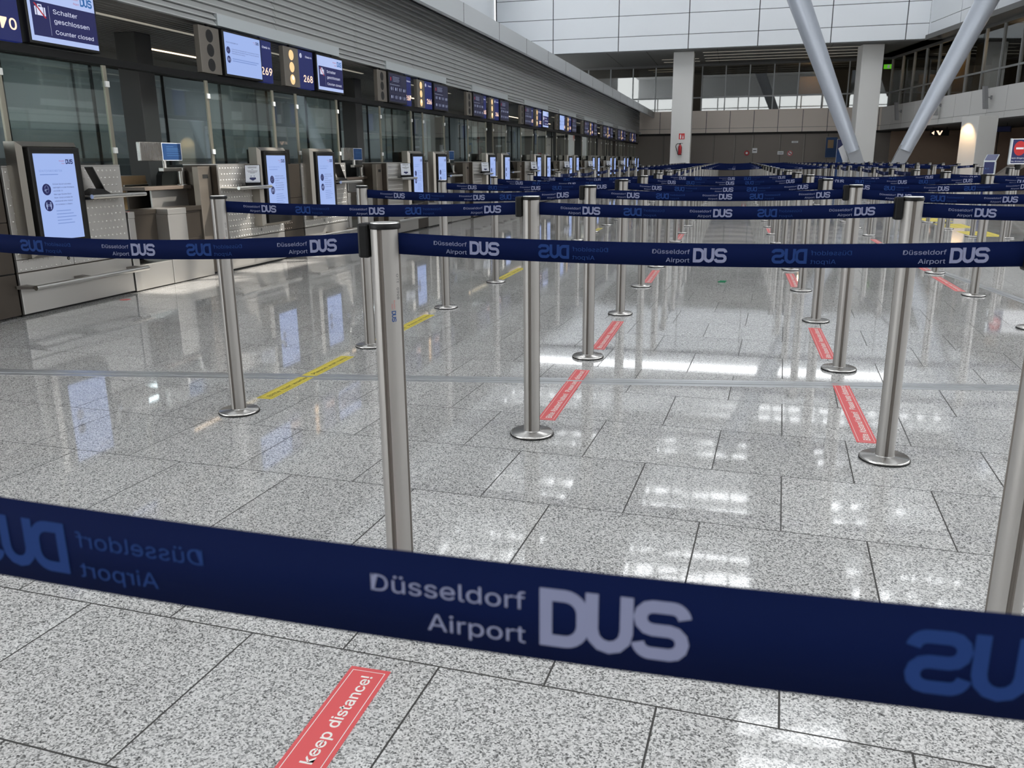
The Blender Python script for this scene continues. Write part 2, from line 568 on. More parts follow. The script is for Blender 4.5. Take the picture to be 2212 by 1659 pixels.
# ---- roof with skylights, mostly unseen; openings placed for the light they give
ROOFZ = 10.6
FASY = 43.5
RX0, RX1, RY0, RY1 = -12.2, 27.0, -9.0, 43.75
def roof():
    b = MB()
    holes = SKY
    xs = sorted({RX0, RX1} | {h[0] for h in holes} | {h[1] for h in holes})
    ys = sorted({RY0, RY1} | {h[2] for h in holes} | {h[3] for h in holes})
    for i in range(len(xs) - 1):
        for j in range(len(ys) - 1):
            cx, cy = (xs[i] + xs[i + 1]) / 2, (ys[j] + ys[j + 1]) / 2
            if any(h[0] < cx < h[1] and h[2] < cy < h[3] for h in holes):
                continue
            b.box(xs[i], xs[i + 1], ys[j], ys[j + 1], ROOFZ, ROOFZ + 0.35, 'roof')
    b.box(RX0, RX1, FASY, FASY + 0.2, 9.62, ROOFZ, 'roof')  # beam added to narrow the bright slot above the fascia
    # unseen fins added above the long skylights to block direct sun
    for h in holes[1:]:
        x = h[0] + 0.12
        while x < h[1]:
            b.box(x - 0.02, x + 0.02, h[2], h[3] + 1.0, ROOFZ + 0.35, ROOFZ + 1.5, 'roof')
            x += 0.74
        b.box(h[1] - 0.04, h[1], h[2], h[3] + 1.0, ROOFZ + 0.35, ROOFZ + 1.5, 'roof')
    # steel trusses under the skylights
    for h in holes:
        n = max(3, int((h[3] - h[2]) / 1.3))
        for k in range(n + 1):
            y = h[2] + (h[3] - h[2]) * k / n
            b.box(h[0], h[1], y - 0.07, y + 0.07, ROOFZ - 0.25, ROOFZ + 0.1, 'roof')
            if k < n:
                y2 = h[2] + (h[3] - h[2]) * (k + 1) / n
                b.tube([(h[0], y, ROOFZ - 0.15), (h[1], y2, ROOFZ - 0.15)], 0.06, 'roof', 6)
    return b.build('ceiling', kind='structure')
def at_roof(p):
    t = (ROOFZ - p[2]) / SUND.z
    return (p[0] + SUND.x * t, p[1] + SUND.y * t)
SKY = []
def skylight_for(p, w, d):
    x, y = at_roof(p)
    SKY.append((x - w / 2, x + w / 2, y - d / 2, y + d / 2))
skylight_for((-5.2, 8.9, 0.6), 2.2, 4.6)
for x0, x1 in ((-8.5, -5.2), (-2.6, 1.2), (3.8, 7.4), (9.6, 12.2)):
    for y0, y1 in ((20.0, 24.8), (26.4, 31.0), (32.4, 36.6)):
        SKY.append((x0, x1, y0, y1))
SKY.append((-7.2, -3.6, 9.5, 13.2))
SKY.append((-11.0, 12.6, 38.0, 42.9))  # opening added to brighten the far fascia
SKY.append((-2.6, -0.9, -3.0, 3.6))  # this opening and the next added to light the near floor
SKY.append((4.8, 6.6, -3.0, 9.0))
roof()

b = MB()  # unseen end and side walls, added to shape light and reflections
b.box(RX0, RX1, RY0 - 0.2, RY0, 8.3, ROOFZ, 'roof')
b.box(RX0, RX1, RY0 - 0.2, RY0, 0, 5.9, 'added_wall')
b.box(RX1, RX1 + 0.2, RY0, 60, 0, 4.6, 'added_wall')
x = RX0
while x < RX1:
    b.box(x - 0.06, x + 0.06, RY0 - 0.2, RY0, 5.9, 8.3, 'mullion')
    x += 2.4
b.box(RX0, RX1, RY0 - 0.16, RY0 - 0.04, 7.05, 7.15, 'mullion')
b.build('wall_unseen', kind='structure')

# ---- left: louvred bulkhead, canopy, slatted ceiling
LX = -5.4
LEND = 49.2
def wall_left():
    b = MB()
    b.box(LX - 0.25, LX - 0.06, -3, LEND, 2.62, 3.8, 'louvre_back')
    z0, z1, n = 2.66, 3.74, 14
    seg = 2.26
    for i in range(n):
        za = z0 + (z1 - z0) * i / n
        zb = z0 + (z1 - z0) * (i + 1) / n
        y = 0.55
        while y < LEND:
            e = min(y + seg - 0.012, LEND)
            b.prism([(LX - 0.05, zb - 0.004), (LX - 0.022, zb - 0.004), (LX + 0.022, za + 0.012), (LX + 0.022, za), (LX - 0.03, za)], lambda p, q, t: (p, t, q), y, e, 'louvre')
            y += seg
    return b.build('wall_left', kind='structure')
wall_left()

S0 = 9.61
PER = 4.52
C0 = 4.93
def lips():
    b = MB()
    for k in range(-1, 10):
        s = S0 + PER * k
        b.box(LX - 0.05, LX + 0.03, s - 1.25, s + 1.62, 2.545, 2.662, 'lip')
        for j in range(2):
            z = 2.60 - 0.06 * j
            b.prism([(LX - 0.05, z + 0.055), (LX - 0.02, z + 0.055), (LX + 0.02, z + 0.01), (LX + 0.02, z), (LX - 0.03, z)], lambda p, q, t: (p, t, q), s + 1.63, s + PER - 1.26, 'louvre')
    return b.build('trim_3', kind='structure')
lips()

c = MB()
c.prism([(LX + 0.03, 3.74), (-4.66, 3.40), (-4.62, 3.42), (-4.62, 3.735), (-4.68, 3.755), (LX - 0.25, 3.84)], lambda p, q, t: (p, t, q), -3, LEND + 0.6, 'canopy')
y = 1.0
while y < LEND:
    c.box(-4.621, -4.617, y, y + 0.012, 3.42, 3.735, 'panel_seam')
    y += 2.26
c.build('trim_4', kind='structure')

b = MB()
b.box(-12.2, LX - 0.25, -3, 50, 3.74, 3.84, 'roof')
b.build('ceiling_mezzanine', kind='structure')

def slats():
    b = MB()
    x = -5.62
    while x > -8.0:
        b.box(x - 0.055, x, -2, 49.5, 2.56, 2.60, 'slat')
        x -= 0.085
    b.box(-8.05, LX - 0.2, -2, 49.5, 2.63, 2.66, 'slat_gap')
    for k in range(-1, 10):
        y0 = S0 + PER * k
        for x, l0, l1, mm in ((-6.05, -2.3, -0.6, 'strip_dim'), (-7.28, -0.2, 1.9, 'strip_light'), (-6.05, 1.0, 2.1, 'strip_dim')):
            b.box(x - 0.05, x, y0 + l0, y0 + l1, 2.552, 2.565, mm)
    return b.build('ceiling_counters', kind='structure')
slats()
b = MB()
b.box(LX - 0.12, LX - 0.02, 2.0, 48.9, 1.985, 2.045, 'black')
b.build('trim_5', kind='structure')

# ---- office partition behind the counters
PX_ = -8.0
def partition():
    b = MB()
    b.box(PX_ - 0.03, PX_ + 0.03, 1.5, 49.5, 2.40, 2.56, 'office_wall')
    b.box(PX_ - 0.035, PX_ + 0.035, 1.5, 49.5, 2.355, 2.385, 'joint')
    b.box(PX_ - 0.03, PX_ + 0.03, 1.5, 49.5, 0, 0.08, 'mullion')
    y = 2.46
    i = 0
    while y < 49.5:
        b.box(PX_ - 0.02, PX_ + 0.02, y - 0.009, y + 0.009, 0.08, 2.40, 'joint')
        y += 1.41
    return b.build('window_1', kind='structure')
partition()
b = MB()
b.box(PX_ - 0.006, PX_ + 0.006, 1.5, 49.5, 0.08, 2.40, 'glass_office')
b.build('window_2', kind='structure')
b = MB()
b.box(-11.0, -10.9, 0, 49.5, 0, 3.7, 'office_wall')
b.box(-10.9, -10.85, 0, 49.5, 0, 1.25, 'office_dark')
y = 3.0
while y < 49:
    b.box(-10.9, -10.86, y, y + 0.02, 1.25, 3.7, 'office_dark')
    y += 1.9
b.build('wall_office', kind='structure')
b = MB()
y = 2.0
while y < 48:
    b.box(-9.9, -9.3, y, y + 1.6, 2.68, 2.72, 'office_fill')  # glowing panels added to brighten the office behind the glass
    y += 4.52
b.build('trim_6', kind='structure')

# ---- back wall, gallery, fascia
BY = 50.0
def wall_back():
    b = MB()
    b.box(-12, 7.9, BY + 0.03, BY + 0.2, 0, 2.6, 'wall_brown')
    edges = [-7.0, -4.15, -2.95, -1.35, -0.2, 0.78, 2.22, 3.5, 4.68, 5.6]
    for i, x in enumerate(edges):
        b.box(x, x + 0.05, BY, BY + 0.03, 0, 2.5, 'door_edge')
        b.box(x + 0.075, x + 0.09, BY + 0.02, BY + 0.03, 0, 2.5, 'joint')
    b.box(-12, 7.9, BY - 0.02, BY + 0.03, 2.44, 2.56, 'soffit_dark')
    return b.build('wall_back', kind='structure')
wall_back()

def parapet_back():
    b = MB()
    b.box(-12, 7.7, BY - 0.38, BY + 0.1, 2.56, 3.70, 'panel_seam')
    x = -5.55
    w = 1.272
    while x < 7.6:
        e = min(x + w - 0.03, 7.7)
        b.box(x, e, BY - 0.40, BY - 0.3, 2.80, 3.70, 'parapet')
        b.box(x, e, BY - 0.42, BY - 0.3, 2.555, 2.785, 'parapet')
        x += w
    b.box(-12, 7.7, BY - 0.42, BY + 0.1, 3.70, 3.74, 'parapet')
    return b.build('trim_7', kind='structure')
parapet_back()

GZ0, GT, GZ1 = 3.74, 4.46, 6.12
def gallery_frames():
    b = MB()
    x = -11.0
    while x < 7.6:
        b.box(x - 0.03, x + 0.03, BY - 0.06, BY + 0.06, GZ0, GZ1, 'mullion')
        x += 1.272
    b.box(-12, 7.6, BY - 0.05, BY + 0.05, GT - 0.035, GT + 0.035, 'mullion')
    b.box(-12, 7.6, BY - 0.07, BY + 0.07, GZ1 - 0.02, GZ1 + 0.12, 'soffit')
    return b.build('window_3', kind='structure')
gallery_frames()
b = MB()
b.box(-12, 7.6, BY - 0.006, BY + 0.006, GZ0, GZ1, 'glass_gallery')
b.build('window_4', kind='structure')

def gallery_room():
    b = MB()
    b.box(-12, 22, BY + 6, BY + 6.1, 3.6, 6.4, 'dark_room')
    b.box(-12, 22, BY + 0.1, BY + 6, 3.6, 3.72, 'dark_room')
    b.box(3.2, 4.6, BY + 2.5, BY + 2.6, 3.72, 5.6, 'tan_room')
    b.box(-3.7, -2.7, BY + 1.8, BY + 1.9, 3.72, 4.4, 'tan_room')
    for x in (-6.4, -0.9, 1.4):
        b.box(x, x + 0.55, BY + 2.0, BY + 2.5, 3.72, 6.2, 'dark_room')
    b.box(-5.2, -3.2, BY + 1.2, BY + 1.25, 6.10, 6.13, 'strip_dim')
    b.box(-5.0, -2.9, BY + 2.4, BY + 2.45, 6.10, 6.13, 'strip_dim')
    return b.build('wall_gallery', kind='structure')
gallery_room()

FY = 43.4
FZ0, FZ1 = 6.28, 9.25
def soffit_back():
    b = MB()
    b.box(-14, 22, FY + 0.05, BY + 6, GZ1 + 0.10, GZ1 + 0.3, 'soffit')
    for i in range(4):
        for x0, x1 in ((-4.1, -2.2), (-1.9, 3.4), (3.7, 6.3)):
            y = FY + 1.3 + i * 1.25
            if x0 == -4.1 and i < 2:
                continue
            b.box(x0, x1, y, y + 0.05, GZ1 + 0.09, GZ1 + 0.11, 'strip_dim')
    for x in (-6.5, -4.55, -1.2, 4.0):
        b.box(x, x + 0.02, FY + 0.05, BY, GZ1 + 0.095, GZ1 + 0.11, 'joint')
    return b.build('ceiling_gallery', kind='structure')
soffit_back()

def fascia_back():
    b = MB()
    b.box(-12.1, 8.0, FY + 0.03, FY + 0.3, FZ0, FZ1, 'panel_seam')
    xs = [-12.05, -9.15, -5.9, -2.55, 0.65, 3.87, 7.05, 8.0]
    zs = [FZ0 - 0.02, 6.92, 7.86, 8.80, FZ1]
    for i in range(len(xs) - 1):
        for j in range(len(zs) - 1):
            b.bbox(xs[i] + 0.02, xs[i + 1] - 0.02, FY, FY + 0.08, zs[j] + 0.012, zs[j + 1] - 0.012, 'panel_white', 0.01)
    b.box(7.99, 8.2, FY - 0.02, FY + 0.3, FZ0 - 0.01, FZ1, 'panel_white')
    return b.build('wall_upper', kind='structure')
fascia_back()
b = MB()
b.box(-12.4, -12.2, 10, 46, 3.8, 10.6, 'panel_white')
b.build('wall_upper_left', kind='structure')

# ---- right building, at an angle to the hall
RD = Vector((2.6, -14.7, 0)).normalized()
RN = Vector((RD.y, -RD.x, 0))                      # into the hall
RO = Vector((7.62, 50.0, 0))
def RW(s, z, off=0.0):
    p = RO + RD * s + RN * off
    return (p.x, p.y, z)
def rbox(b, s0, s1, o0, o1, z0, z1, mm):
    vs = [RW(s, z, o) for z in (z0, z1) for o in (o0, o1) for s in (s0, s1)]
    b.add(vs, [(0, 2, 3, 1), (4, 5, 7, 6), (0, 1, 5, 4), (2, 6, 7, 3), (0, 4, 6, 2), (1, 3, 7, 5)], mm)
RL = 30.0
def right_building():
    b = MB()
    rbox(b, 0, RL, -0.3, 0.38, 2.56, 3.70, 'panel_seam')
    s = 0.3
    while s < RL:
        rbox(b, s, s + 1.475, 0.3, 0.40, 2.80, 3.72, 'parapet_r')
        rbox(b, s, s + 1.475, 0.3, 0.42, 2.555, 2.785, 'parapet_r')
        s += 1.5
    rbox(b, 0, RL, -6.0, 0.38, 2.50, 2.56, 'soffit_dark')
    b.build('trim_8', kind='structure')
    b = MB()
    s = 0.1
    while s < RL:
        rbox(b, s - 0.03, s + 0.03, -0.06, 0.06, GZ0, GZ1, 'mullion')
        s += 1.5
    rbox(b, 0, RL, -0.05, 0.05, GT - 0.035, GT + 0.035, 'mullion')
    rbox(b, 0, RL, -0.07, 0.07, GZ1 - 0.02, GZ1 + 0.12, 'soffit')
    b.build('window_5', kind='structure')
    b = MB()
    rbox(b, 0, RL, -0.006, 0.006, GZ0, GZ1, 'glass_gallery')
    b.build('window_6', kind='structure')
    b = MB()
    rbox(b, 0, RL, -5.1, -5.0, 0, 6.3, 'dark_room')
    rbox(b, 0, RL, -5.0, -0.1, 3.6, 3.72, 'dark_room')
    for s0 in (3.0, 11.2, 18.0):
        rbox(b, s0, s0 + 1.6, -1.9, -1.8, 3.72, 5.9, 'tan_room')
    b.build('wall_right_gallery', kind='structure')
    b = MB()
    rbox(b, -1.0, RL, -7, 0.9, GZ1 + 0.10, GZ1 + 0.3, 'soffit')
    b.build('ceiling_gallery_right', kind='structure')
right_building()
FD = Vector((9.39 - 8.04, 34.97 - 42.97, 0)).normalized()
FN = Vector((FD.y, -FD.x, 0))
def fascia_right():
    b = MB()
    o = Vector((8.02, FY, 0))
    zs = [FZ0 - 0.02, 6.92, 7.86, 8.80, FZ1]
    def bx(s0, s1, o0, o1, z0, z1, mm):
        vs = [tuple(o + FD * s + FN * w + Vector((0, 0, z))) for z in (z0, z1) for w in (o0, o1) for s in (s0, s1)]
        b.add(vs, [(0, 2, 3, 1), (4, 5, 7, 6), (0, 1, 5, 4), (2, 6, 7, 3), (0, 4, 6, 2), (1, 3, 7, 5)], mm)
    bx(0, 26, -0.3, -0.03, FZ0, FZ1, 'panel_seam')
    s = 0.0
    while s < 25:
        for j in range(4):
            bx(s + 0.02, s + 3.2 - 0.02, -0.08, 0.0, zs[j] + 0.012, zs[j + 1] - 0.012, 'panel_white')
        s += 3.2
    return b.build('wall_upper_right', kind='structure')
fascia_right()
b = MB()
rbox(b, -0.2, RL, -4.95, -4.9, 0, 2.6, 'wall_brown2')
for s in (2.0, 4.6, 7.2, 9.8, 12.4):
    rbox(b, s, s + 0.04, -4.9, -4.88, 0, 2.5, 'joint')
b.box(7.6, 13.0, BY + 0.1, BY + 0.2, 0, 2.6, 'wall_brown2')
b.build('wall_right', kind='structure')

# ---- columns
def column(name, x, y, w, d, h, mm, label, rz=0.0):
    b = MB()
    b.bbox(-w / 2, w / 2, -d / 2, d / 2, 0, h, mm, 0.012)
    o = b.build(name, loc=(x, y, 0))
    o.rotation_euler.z = rz
    tag(o, label, 'column')
    return o
column('white_column', -2.78, 44.6, 0.98, 0.9, 6.22, 'column_white', 'white square column with a fire extinguisher hung on it')
column('white_column', 5.80, 44.6, 0.96, 0.9, 6.22, 'column_white', 'white square column rising behind the left slanted silver strut', 0.12)
column('white_column', 8.25, 34.0, 0.82, 0.8, 2.52, 'column_white', 'short pale column under the right balcony, its left side lit orange', 0.5)

sl = bpy.data.lights.new('downlight_lamp', 'SPOT')
sl.energy = 60
sl.color = (1.0, 0.66, 0.34)
sl.spot_size = math.radians(80)
sl.spot_blend = 0.6
sl.shadow_soft_size = 0.05
so = bpy.data.objects.new('downlight_lamp', sl)
COL.objects.link(so)
so.location = (7.55, 33.6, 2.45)
so.rotation_euler = (Vector((8.0, 34.1, 1.2)) - Vector((7.55, 33.6, 2.45))).to_track_quat('-Z', 'Y').to_euler()

for i, (p, e) in enumerate((((3.9, 51.6, 5.7), 30), (RW(11.9, 5.6, -1.1), 45), (RW(3.8, 5.6, -1.1), 25), (RW(18.6, 5.6, -1.1), 30), ((-3.2, 51.2, 4.9), 6))):
    ld = bpy.data.lights.new('gallery_lamp', 'POINT')
    ld.energy = e
    ld.color = (1.0, 0.74, 0.46)
    ld.shadow_soft_size = 0.06
    lo = bpy.data.objects.new('gallery_lamp', ld)
    COL.objects.link(lo)
    lo.location = p

def strut(sx, x0, x1, label):
    """slanted tapering tube on a forked foot"""
    Y = 32.23
    r = empty('slanted_strut', (x0, Y, 0), label, 'strut', 'slanted silver roof struts')
    a, e = Vector((0, 0, 0)), Vector((x1 - x0, 0, 10.4)) * 0.965
    d = (e - a).normalized()
    p0 = a + d * 1.48
    b = MB()
    b.tube([p0, p0 + d * 3, p0 + d * 6, e], [0.225, 0.30, 0.37, 0.42], 'strut', 40)
    b.build('tube', r)
    n = Vector((d.z, 0, -d.x))
    b = MB()
    for s in (-1, 1):
        o = Vector((0, 0.09 * s, 0))
        q = [a - n * 0.20 + o, a + n * 0.16 + o, p0 + d * 0.12 + n * 0.22 + o, p0 + d * 0.12 - n * 0.22 + o]
        t = Vector((0, 0.03, 0))
        vs = [v - t for v in q] + [v + t for v in q]
        b.add(vs, [(0, 1, 2, 3), (7, 6, 5, 4), (0, 4, 5, 1), (1, 5, 6, 2), (2, 6, 7, 3), (3, 7, 4, 0)], 'shoe')
    b.box(-0.22, 0.22, -0.3, 0.3, 0, 0.05, 'shoe')
    b.build('foot', r)
strut(-1, 4.52, -0.02, 'left slanted silver strut leaning left in front of the white column')
strut(1, 5.02, 9.40, 'right slanted silver strut leaning right across the gallery windows')

for k in range(0, 9):
    b = MB()
    b.bbox(-0.13, 0.13, -0.14, 0.14, 0, 2.56, 'column_grey', 0.006)
    o = b.build('grey_column', loc=(-6.67, 8.67 if k == 0 else 14.35 + PER * (k - 1), 0))
    tag(o, 'dark grey square column behind the %s check-in desk from the camera' % ORD[k + 1], 'column', 'dark grey columns behind the check-in desks')

# ================================================================== check-in counters
CX = -5.25
NC = 10
def which(k, side):
    """words that single out a desk: by the number on its sign where that can be read"""
    n = (271 if side == 'L' else 270) - 2 * k
    if 264 <= n <= 270:
        return 'under the %d sign' % n
    return 'in the %s kiosk pair from the camera, %s one' % (ORD[k + 1], 'left' if side == 'L' else 'right')

def fy(x):                                      # drawing plane on faces that look towards +X
    return lambda u, v: (x, u, v)

def dimples(b, y0, y1, z0, z1, x, mm, sp=0.0505, sz=0.0605):
    r, h = 0.0095, 0.006
    j = 0
    z = z0
    while z <= z1 + 1e-6:
        y = y0 + (sp / 2 if j % 2 else 0)
        while y <= y1 + 1e-6:
            vs = [(x, y + r * math.cos(2 * PI * i / 6), z + r * math.sin(2 * PI * i / 6)) for i in range(6)]
            vs += [(x + h, y + 0.5 * r * math.cos(2 * PI * i / 6), z + 0.5 * r * math.sin(2 * PI * i / 6)) for i in range(6)]
            b.add(vs, [(i, (i + 1) % 6, 6 + (i + 1) % 6, 6 + i) for i in range(6)] + [tuple(range(6, 12))], mm, True)
            y += sp
        j += 1
        z += sz

def make_counter(side):
    """side R: kiosk half on the left, shelf on the right; side L is its mirror image"""
    sg = 1 if side == 'R' else -1
    def Y(a, c):
        return (a, c) if sg > 0 else (-c, -a)
    r = empty('check_in_counter', (CX, C0, 0))
    y0, y1 = Y(0.26, 1.52)
    b = MB()
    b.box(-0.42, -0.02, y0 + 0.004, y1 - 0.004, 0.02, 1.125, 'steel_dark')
    b.box(-0.40, -0.05, y0 + 0.02, y1 - 0.02, 0, 0.03, 'joint')  # recessed plinth, black to stand in for the foot shadow
    b.box(-0.42, 0.0, y0, y1, 1.125, 1.135, 'steel')
    b.build('carcass', r)
    b = MB()
    m0, m1 = Y(0.26, 0.835)
    n0, n1 = Y(0.842, 1.515)
    b.bbox(-0.02, 0.0, m0, m1, 0.345, 0.437, 'steel_dim', 0.002)
    b.bbox(-0.02, 0.0, n0, n1, 0.345, 0.437, 'steel_dim', 0.002)
    b.bbox(-0.02, 0.0, y0, y1, 0.440, 1.123, 'steel_dim', 0.002)
    dimples(b, y0 + 0.03, y1 - 0.02, 0.362, 1.10, 0.0, 'steel_dim')
    ky = 0.78 * sg
    b.disc(fy(0.003), ky, 0.40, 0.014, 'joint', 14)
    b.disc(fy(0.0035), ky, 0.40, 0.006, 'pipe', 10)
    b.build('upper_panel', r)
    b = MB()
    b.bbox(-0.02, 0.0, y0, y1, 0.022, 0.335, 'steel', 0.003)
    b.build('lower_panel', r)
    b = MB()
    p0, p1 = Y(0.24, 1.53)
    b.tube([(0.16, p0, 0.235), (0.16, p1, 0.235)], 0.020, 'pipe', 14)
    for a in (0.27, 0.86, 1.49):
        a *= sg
        b.add([(0, a - 0.05, 0.222), (0, a + 0.05, 0.222), (0.16, a + 0.01, 0.225), (0.16, a - 0.01, 0.225),
               (0, a - 0.05, 0.248), (0, a + 0.05, 0.248), (0.16, a + 0.01, 0.245), (0.16, a - 0.01, 0.245)],
              [(0, 1, 2, 3), (7, 6, 5, 4), (0, 4, 5, 1), (1, 5, 6, 2), (2, 6, 7, 3), (3, 7, 4, 0)], 'alu_groove')
    b.build('bumper_rail', r)
    b = MB()
    s0, s1 = Y(0.90, 1.50)
    b.bbox(0.0, 0.22, s0, s1, 0.880, 0.892, 'steel', 0.003)
    b.tube([(0.23, s0 - 0.03, 0.887), (0.23, s1 + 0.02, 0.887)], 0.018, 'pipe', 14)
    e = s0 if sg > 0 else s1
    b.bbox(0.0, 0.20, e - 0.03, e + 0.03, 0.862, 0.882, 'black', 0.003)
    b.build('shelf', r)
    return r

def make_filler():
    r = empty('counter_infill', (CX, C0, 0))
    b = MB()
    b.box(-0.4, -0.035, -0.256, 0.256, 0.02, 1.12, 'joint')
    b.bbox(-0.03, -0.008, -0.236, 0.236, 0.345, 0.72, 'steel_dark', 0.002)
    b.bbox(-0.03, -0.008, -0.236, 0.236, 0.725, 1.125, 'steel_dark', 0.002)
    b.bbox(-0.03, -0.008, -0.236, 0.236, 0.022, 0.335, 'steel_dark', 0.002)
    dimples(b, -0.23, -0.05, 0.362, 1.10, -0.008, 'steel_dark')
    b.build('panel', r)
    b = MB()
    b.bbox(-0.45, -0.12, -0.22, 0.22, 1.125, 1.30, 'black', 0.006)
    b.build('cabinet', r)
    return r

def logo(b, fn, x, y, h, red, blue, dark, res=1):
    """two-line airport wordmark with its three-letter mark; x, y is its lower right corner"""
    w = 2.42 * h * 0.86
    b.dus(fn, x - w, y, h, dark, w)
    b.text(fn, 'D\u00fcsseldorf', x - w - 0.22 * h, y + 0.55 * h, 0.46 * h, red, 'R', res)
    b.text(fn, 'Airport', x - w - 0.22 * h, y + 0.02 * h, 0.46 * h, red, 'R', res)

def icons(b, fn, x, y1, y2, r, ink, white):
    b.disc(fn, x, y1, r, ink, 28)
    b.poly([fn(x + a * r, y1 + c * r) for a, c in ((-0.42, 0.1), (-0.36, 0.5), (0.0, 0.72), (0.36, 0.52), (0.5, 0.1), (0.46, -0.25), (0.2, -0.6), (-0.2, -0.62), (-0.34, -0.3), (-0.5, -0.2))], white)
    f2 = lambda u, v: tuple(Vector(fn(u, v)) + Vector((0.0006, 0, 0)))
    b.poly([f2(x + a * r, y1 + c * r) for a, c in ((-0.40, 0.06), (-0.3, 0.5), (0.0, 0.68), (0.3, 0.5), (0.36, 0.1))], ink)
    b.poly([f2(x + a * r, y1 + c * r) for a, c in ((0.40, 0.02), (0.44, -0.2), (0.2, -0.54), (-0.2, -0.5), (-0.1, -0.1))], ink)
    b.disc(fn, x, y2, r, ink, 28)
    for s in (-1, 1):
        b.disc(fn, x + s * 0.46 * r, y2 + 0.46 * r, 0.15 * r, white, 10)
        b.poly([fn(x + s * a * r, y2 + c * r) for a, c in ((0.28, 0.26), (0.64, 0.26), (0.64, -0.24), (0.56, -0.24), (0.54, -0.66), (0.38, -0.66), (0.36, -0.24), (0.28, -0.24))], white)
    b.rect(fn, x - 0.22 * r, x + 0.22 * r, y2 + 0.12 * r, y2 + 0.2 * r, white)
    b.rect(fn, x - 0.22 * r, x + 0.22 * r, y2 - 0.1 * r, y2 - 0.02 * r, white)

NOTICE = ['Sch\u00fctzen Sie sich und andere', 'bestm\u00f6glich vor einer Ansteckung', 'mit COVID-19.', 'Bitte tragen Sie einen Mund-', 'Nasen-Schutz und halten Sie', 'untereinander einen Abstand', 'von mindestens 1,5 Metern.']

def make_kiosk():
    r = empty('kiosk_display', (CX, C0, 0.44))
    z = -0.44
    b = MB()
    y0, y1 = 0.31, 0.90
    b.box(0.001, 0.10, y0, y1, 0.45 + z, 1.30 + z, 'housing')
    # sloping picture-frame border
    o = [(0.10, y0, 0.45 + z), (0.10, y1, 0.45 + z), (0.10, y1, 1.31 + z), (0.10, y0, 1.31 + z)]
    i = [(0.135, y0 + 0.03, 0.475 + z), (0.135, y1 - 0.02, 0.475 + z), (0.135, y1 - 0.02, 1.275 + z), (0.135, y0 + 0.03, 1.275 + z)]
    b.add(o + i, [(0, 1, 5, 4), (1, 2, 6, 5), (2, 3, 7, 6), (3, 0, 4, 7)], 'housing')
    b.box(0.001, 0.10, y0, y1, 1.30 + z, 1.31 + z, 'housing')
    b.build('housing', r)
    b = MB()
    b.bbox(0.09, 0.165, y0 + 0.05, y1 - 0.025, 0.478 + z, 1.268 + z, 'black_frame', 0.008)
    b.frame(fy(0.1655), y0 + 0.075, y1 - 0.045, 0.51 + z, 1.245 + z, 0.004, 'black')
    b.build('bezel', r)
    b = MB()
    fn = fy(0.168)
    s0, s1, t0, t1 = 0.395, 0.805, 0.575, 1.222
    b.box(0.160, 0.1665, s0, s1, t0 + z, t1 + z, 'scr')
    logo(b, fn, s1 - 0.02, t1 - 0.078 + z, 0.036, 'scr_red', 'scr_blue', 'scr_ink', 1)
    b.text(fn, 'SCHUTZVORSCHRIFTEN', s0 + 0.035, t1 - 0.135 + z, 0.030, 'scr_ink_pale', 'L', 1, 0.23)
    b.rect(fn, s0 + 0.04, s0 + 0.22, t1 - 0.158 + z, t1 - 0.152 + z, 'scr_ink_pale')
    icons(b, fn, s0 + 0.085, t1 - 0.265 + z, t1 - 0.385 + z, 0.043, 'scr_ink', 'scr_white')
    for j, t in enumerate(NOTICE):
        b.text(fn, t, s0 + 0.15, t1 - 0.232 - 0.0255 * j + z, 0.0195, 'scr_ink', 'L', 1)
    for j in range(5):
        b.rect(fn, s0 + 0.15, s0 + 0.30 + 0.05 * ((j * 7) % 3) / 2, t1 - 0.432 - 0.024 * j + z, t1 - 0.426 - 0.024 * j + z, 'scr_ink_pale')
    b.build('screen', r)
    return r

def make_notice():
    """paper notice in a tilted black desk holder"""
    r = empty('notice_stand', (0, 0, 0))
    b = MB()
    b.prism([(-0.09, 0), (0.085, 0), (0.085, 0.012), (0.03, 0.05), (-0.03, 0.055), (-0.09, 0.02)], lambda p, q, t: (p, t, q), -0.08, 0.08, 'black')
    b.build('base', r)
    def tl(u, v, w=0.0):
        return (0.045 - 0.38 * v + w, u, 0.03 + 0.92 * v + 0.38 * w)
    b = MB()
    b.add([tl(-0.083, 0), tl(0.083, 0), tl(0.083, 0.215), tl(-0.083, 0.215), tl(-0.083, 0, -0.006), tl(0.083, 0, -0.006), tl(0.083, 0.215, -0.006), tl(-0.083, 0.215, -0.006)],
          [(0, 1, 2, 3), (7, 6, 5, 4), (0, 4, 5, 1), (1, 5, 6, 2), (2, 6, 7, 3), (3, 7, 4, 0)], 'black_frame')
    b.build('back_plate', r)
    b = MB()
    g = lambda u, v: tl(u, v, 0.0008)
    g2 = lambda u, v: tl(u, v, 0.0014)
    b.rect(g, -0.076, 0.076, 0.012, 0.210, 'paper')
    for v, w in ((0.188, 0.10), (0.178, 0.09), (0.158, 0.02), (0.142, 0.11), (0.130, 0.09), (0.118, 0.05)):
        b.rect(g2, -w / 2, w / 2, v, v + 0.004, 'ink')
    b.poly([g2(0, 0.032), g2(0.036, 0.052), g2(0.03, 0.07), g2(-0.03, 0.07), g2(-0.036, 0.052)], 'sign_navy')
    b.rect(g2, -0.02, -0.012, 0.08, 0.09, 'ink_blue')
    b.rect(g2, 0.012, 0.02, 0.08, 0.09, 'ink_blue')
    b.rect(g2, -0.07, 0.07, 0.022, 0.025, 'ink')
    b.build('paper', r)
    return r

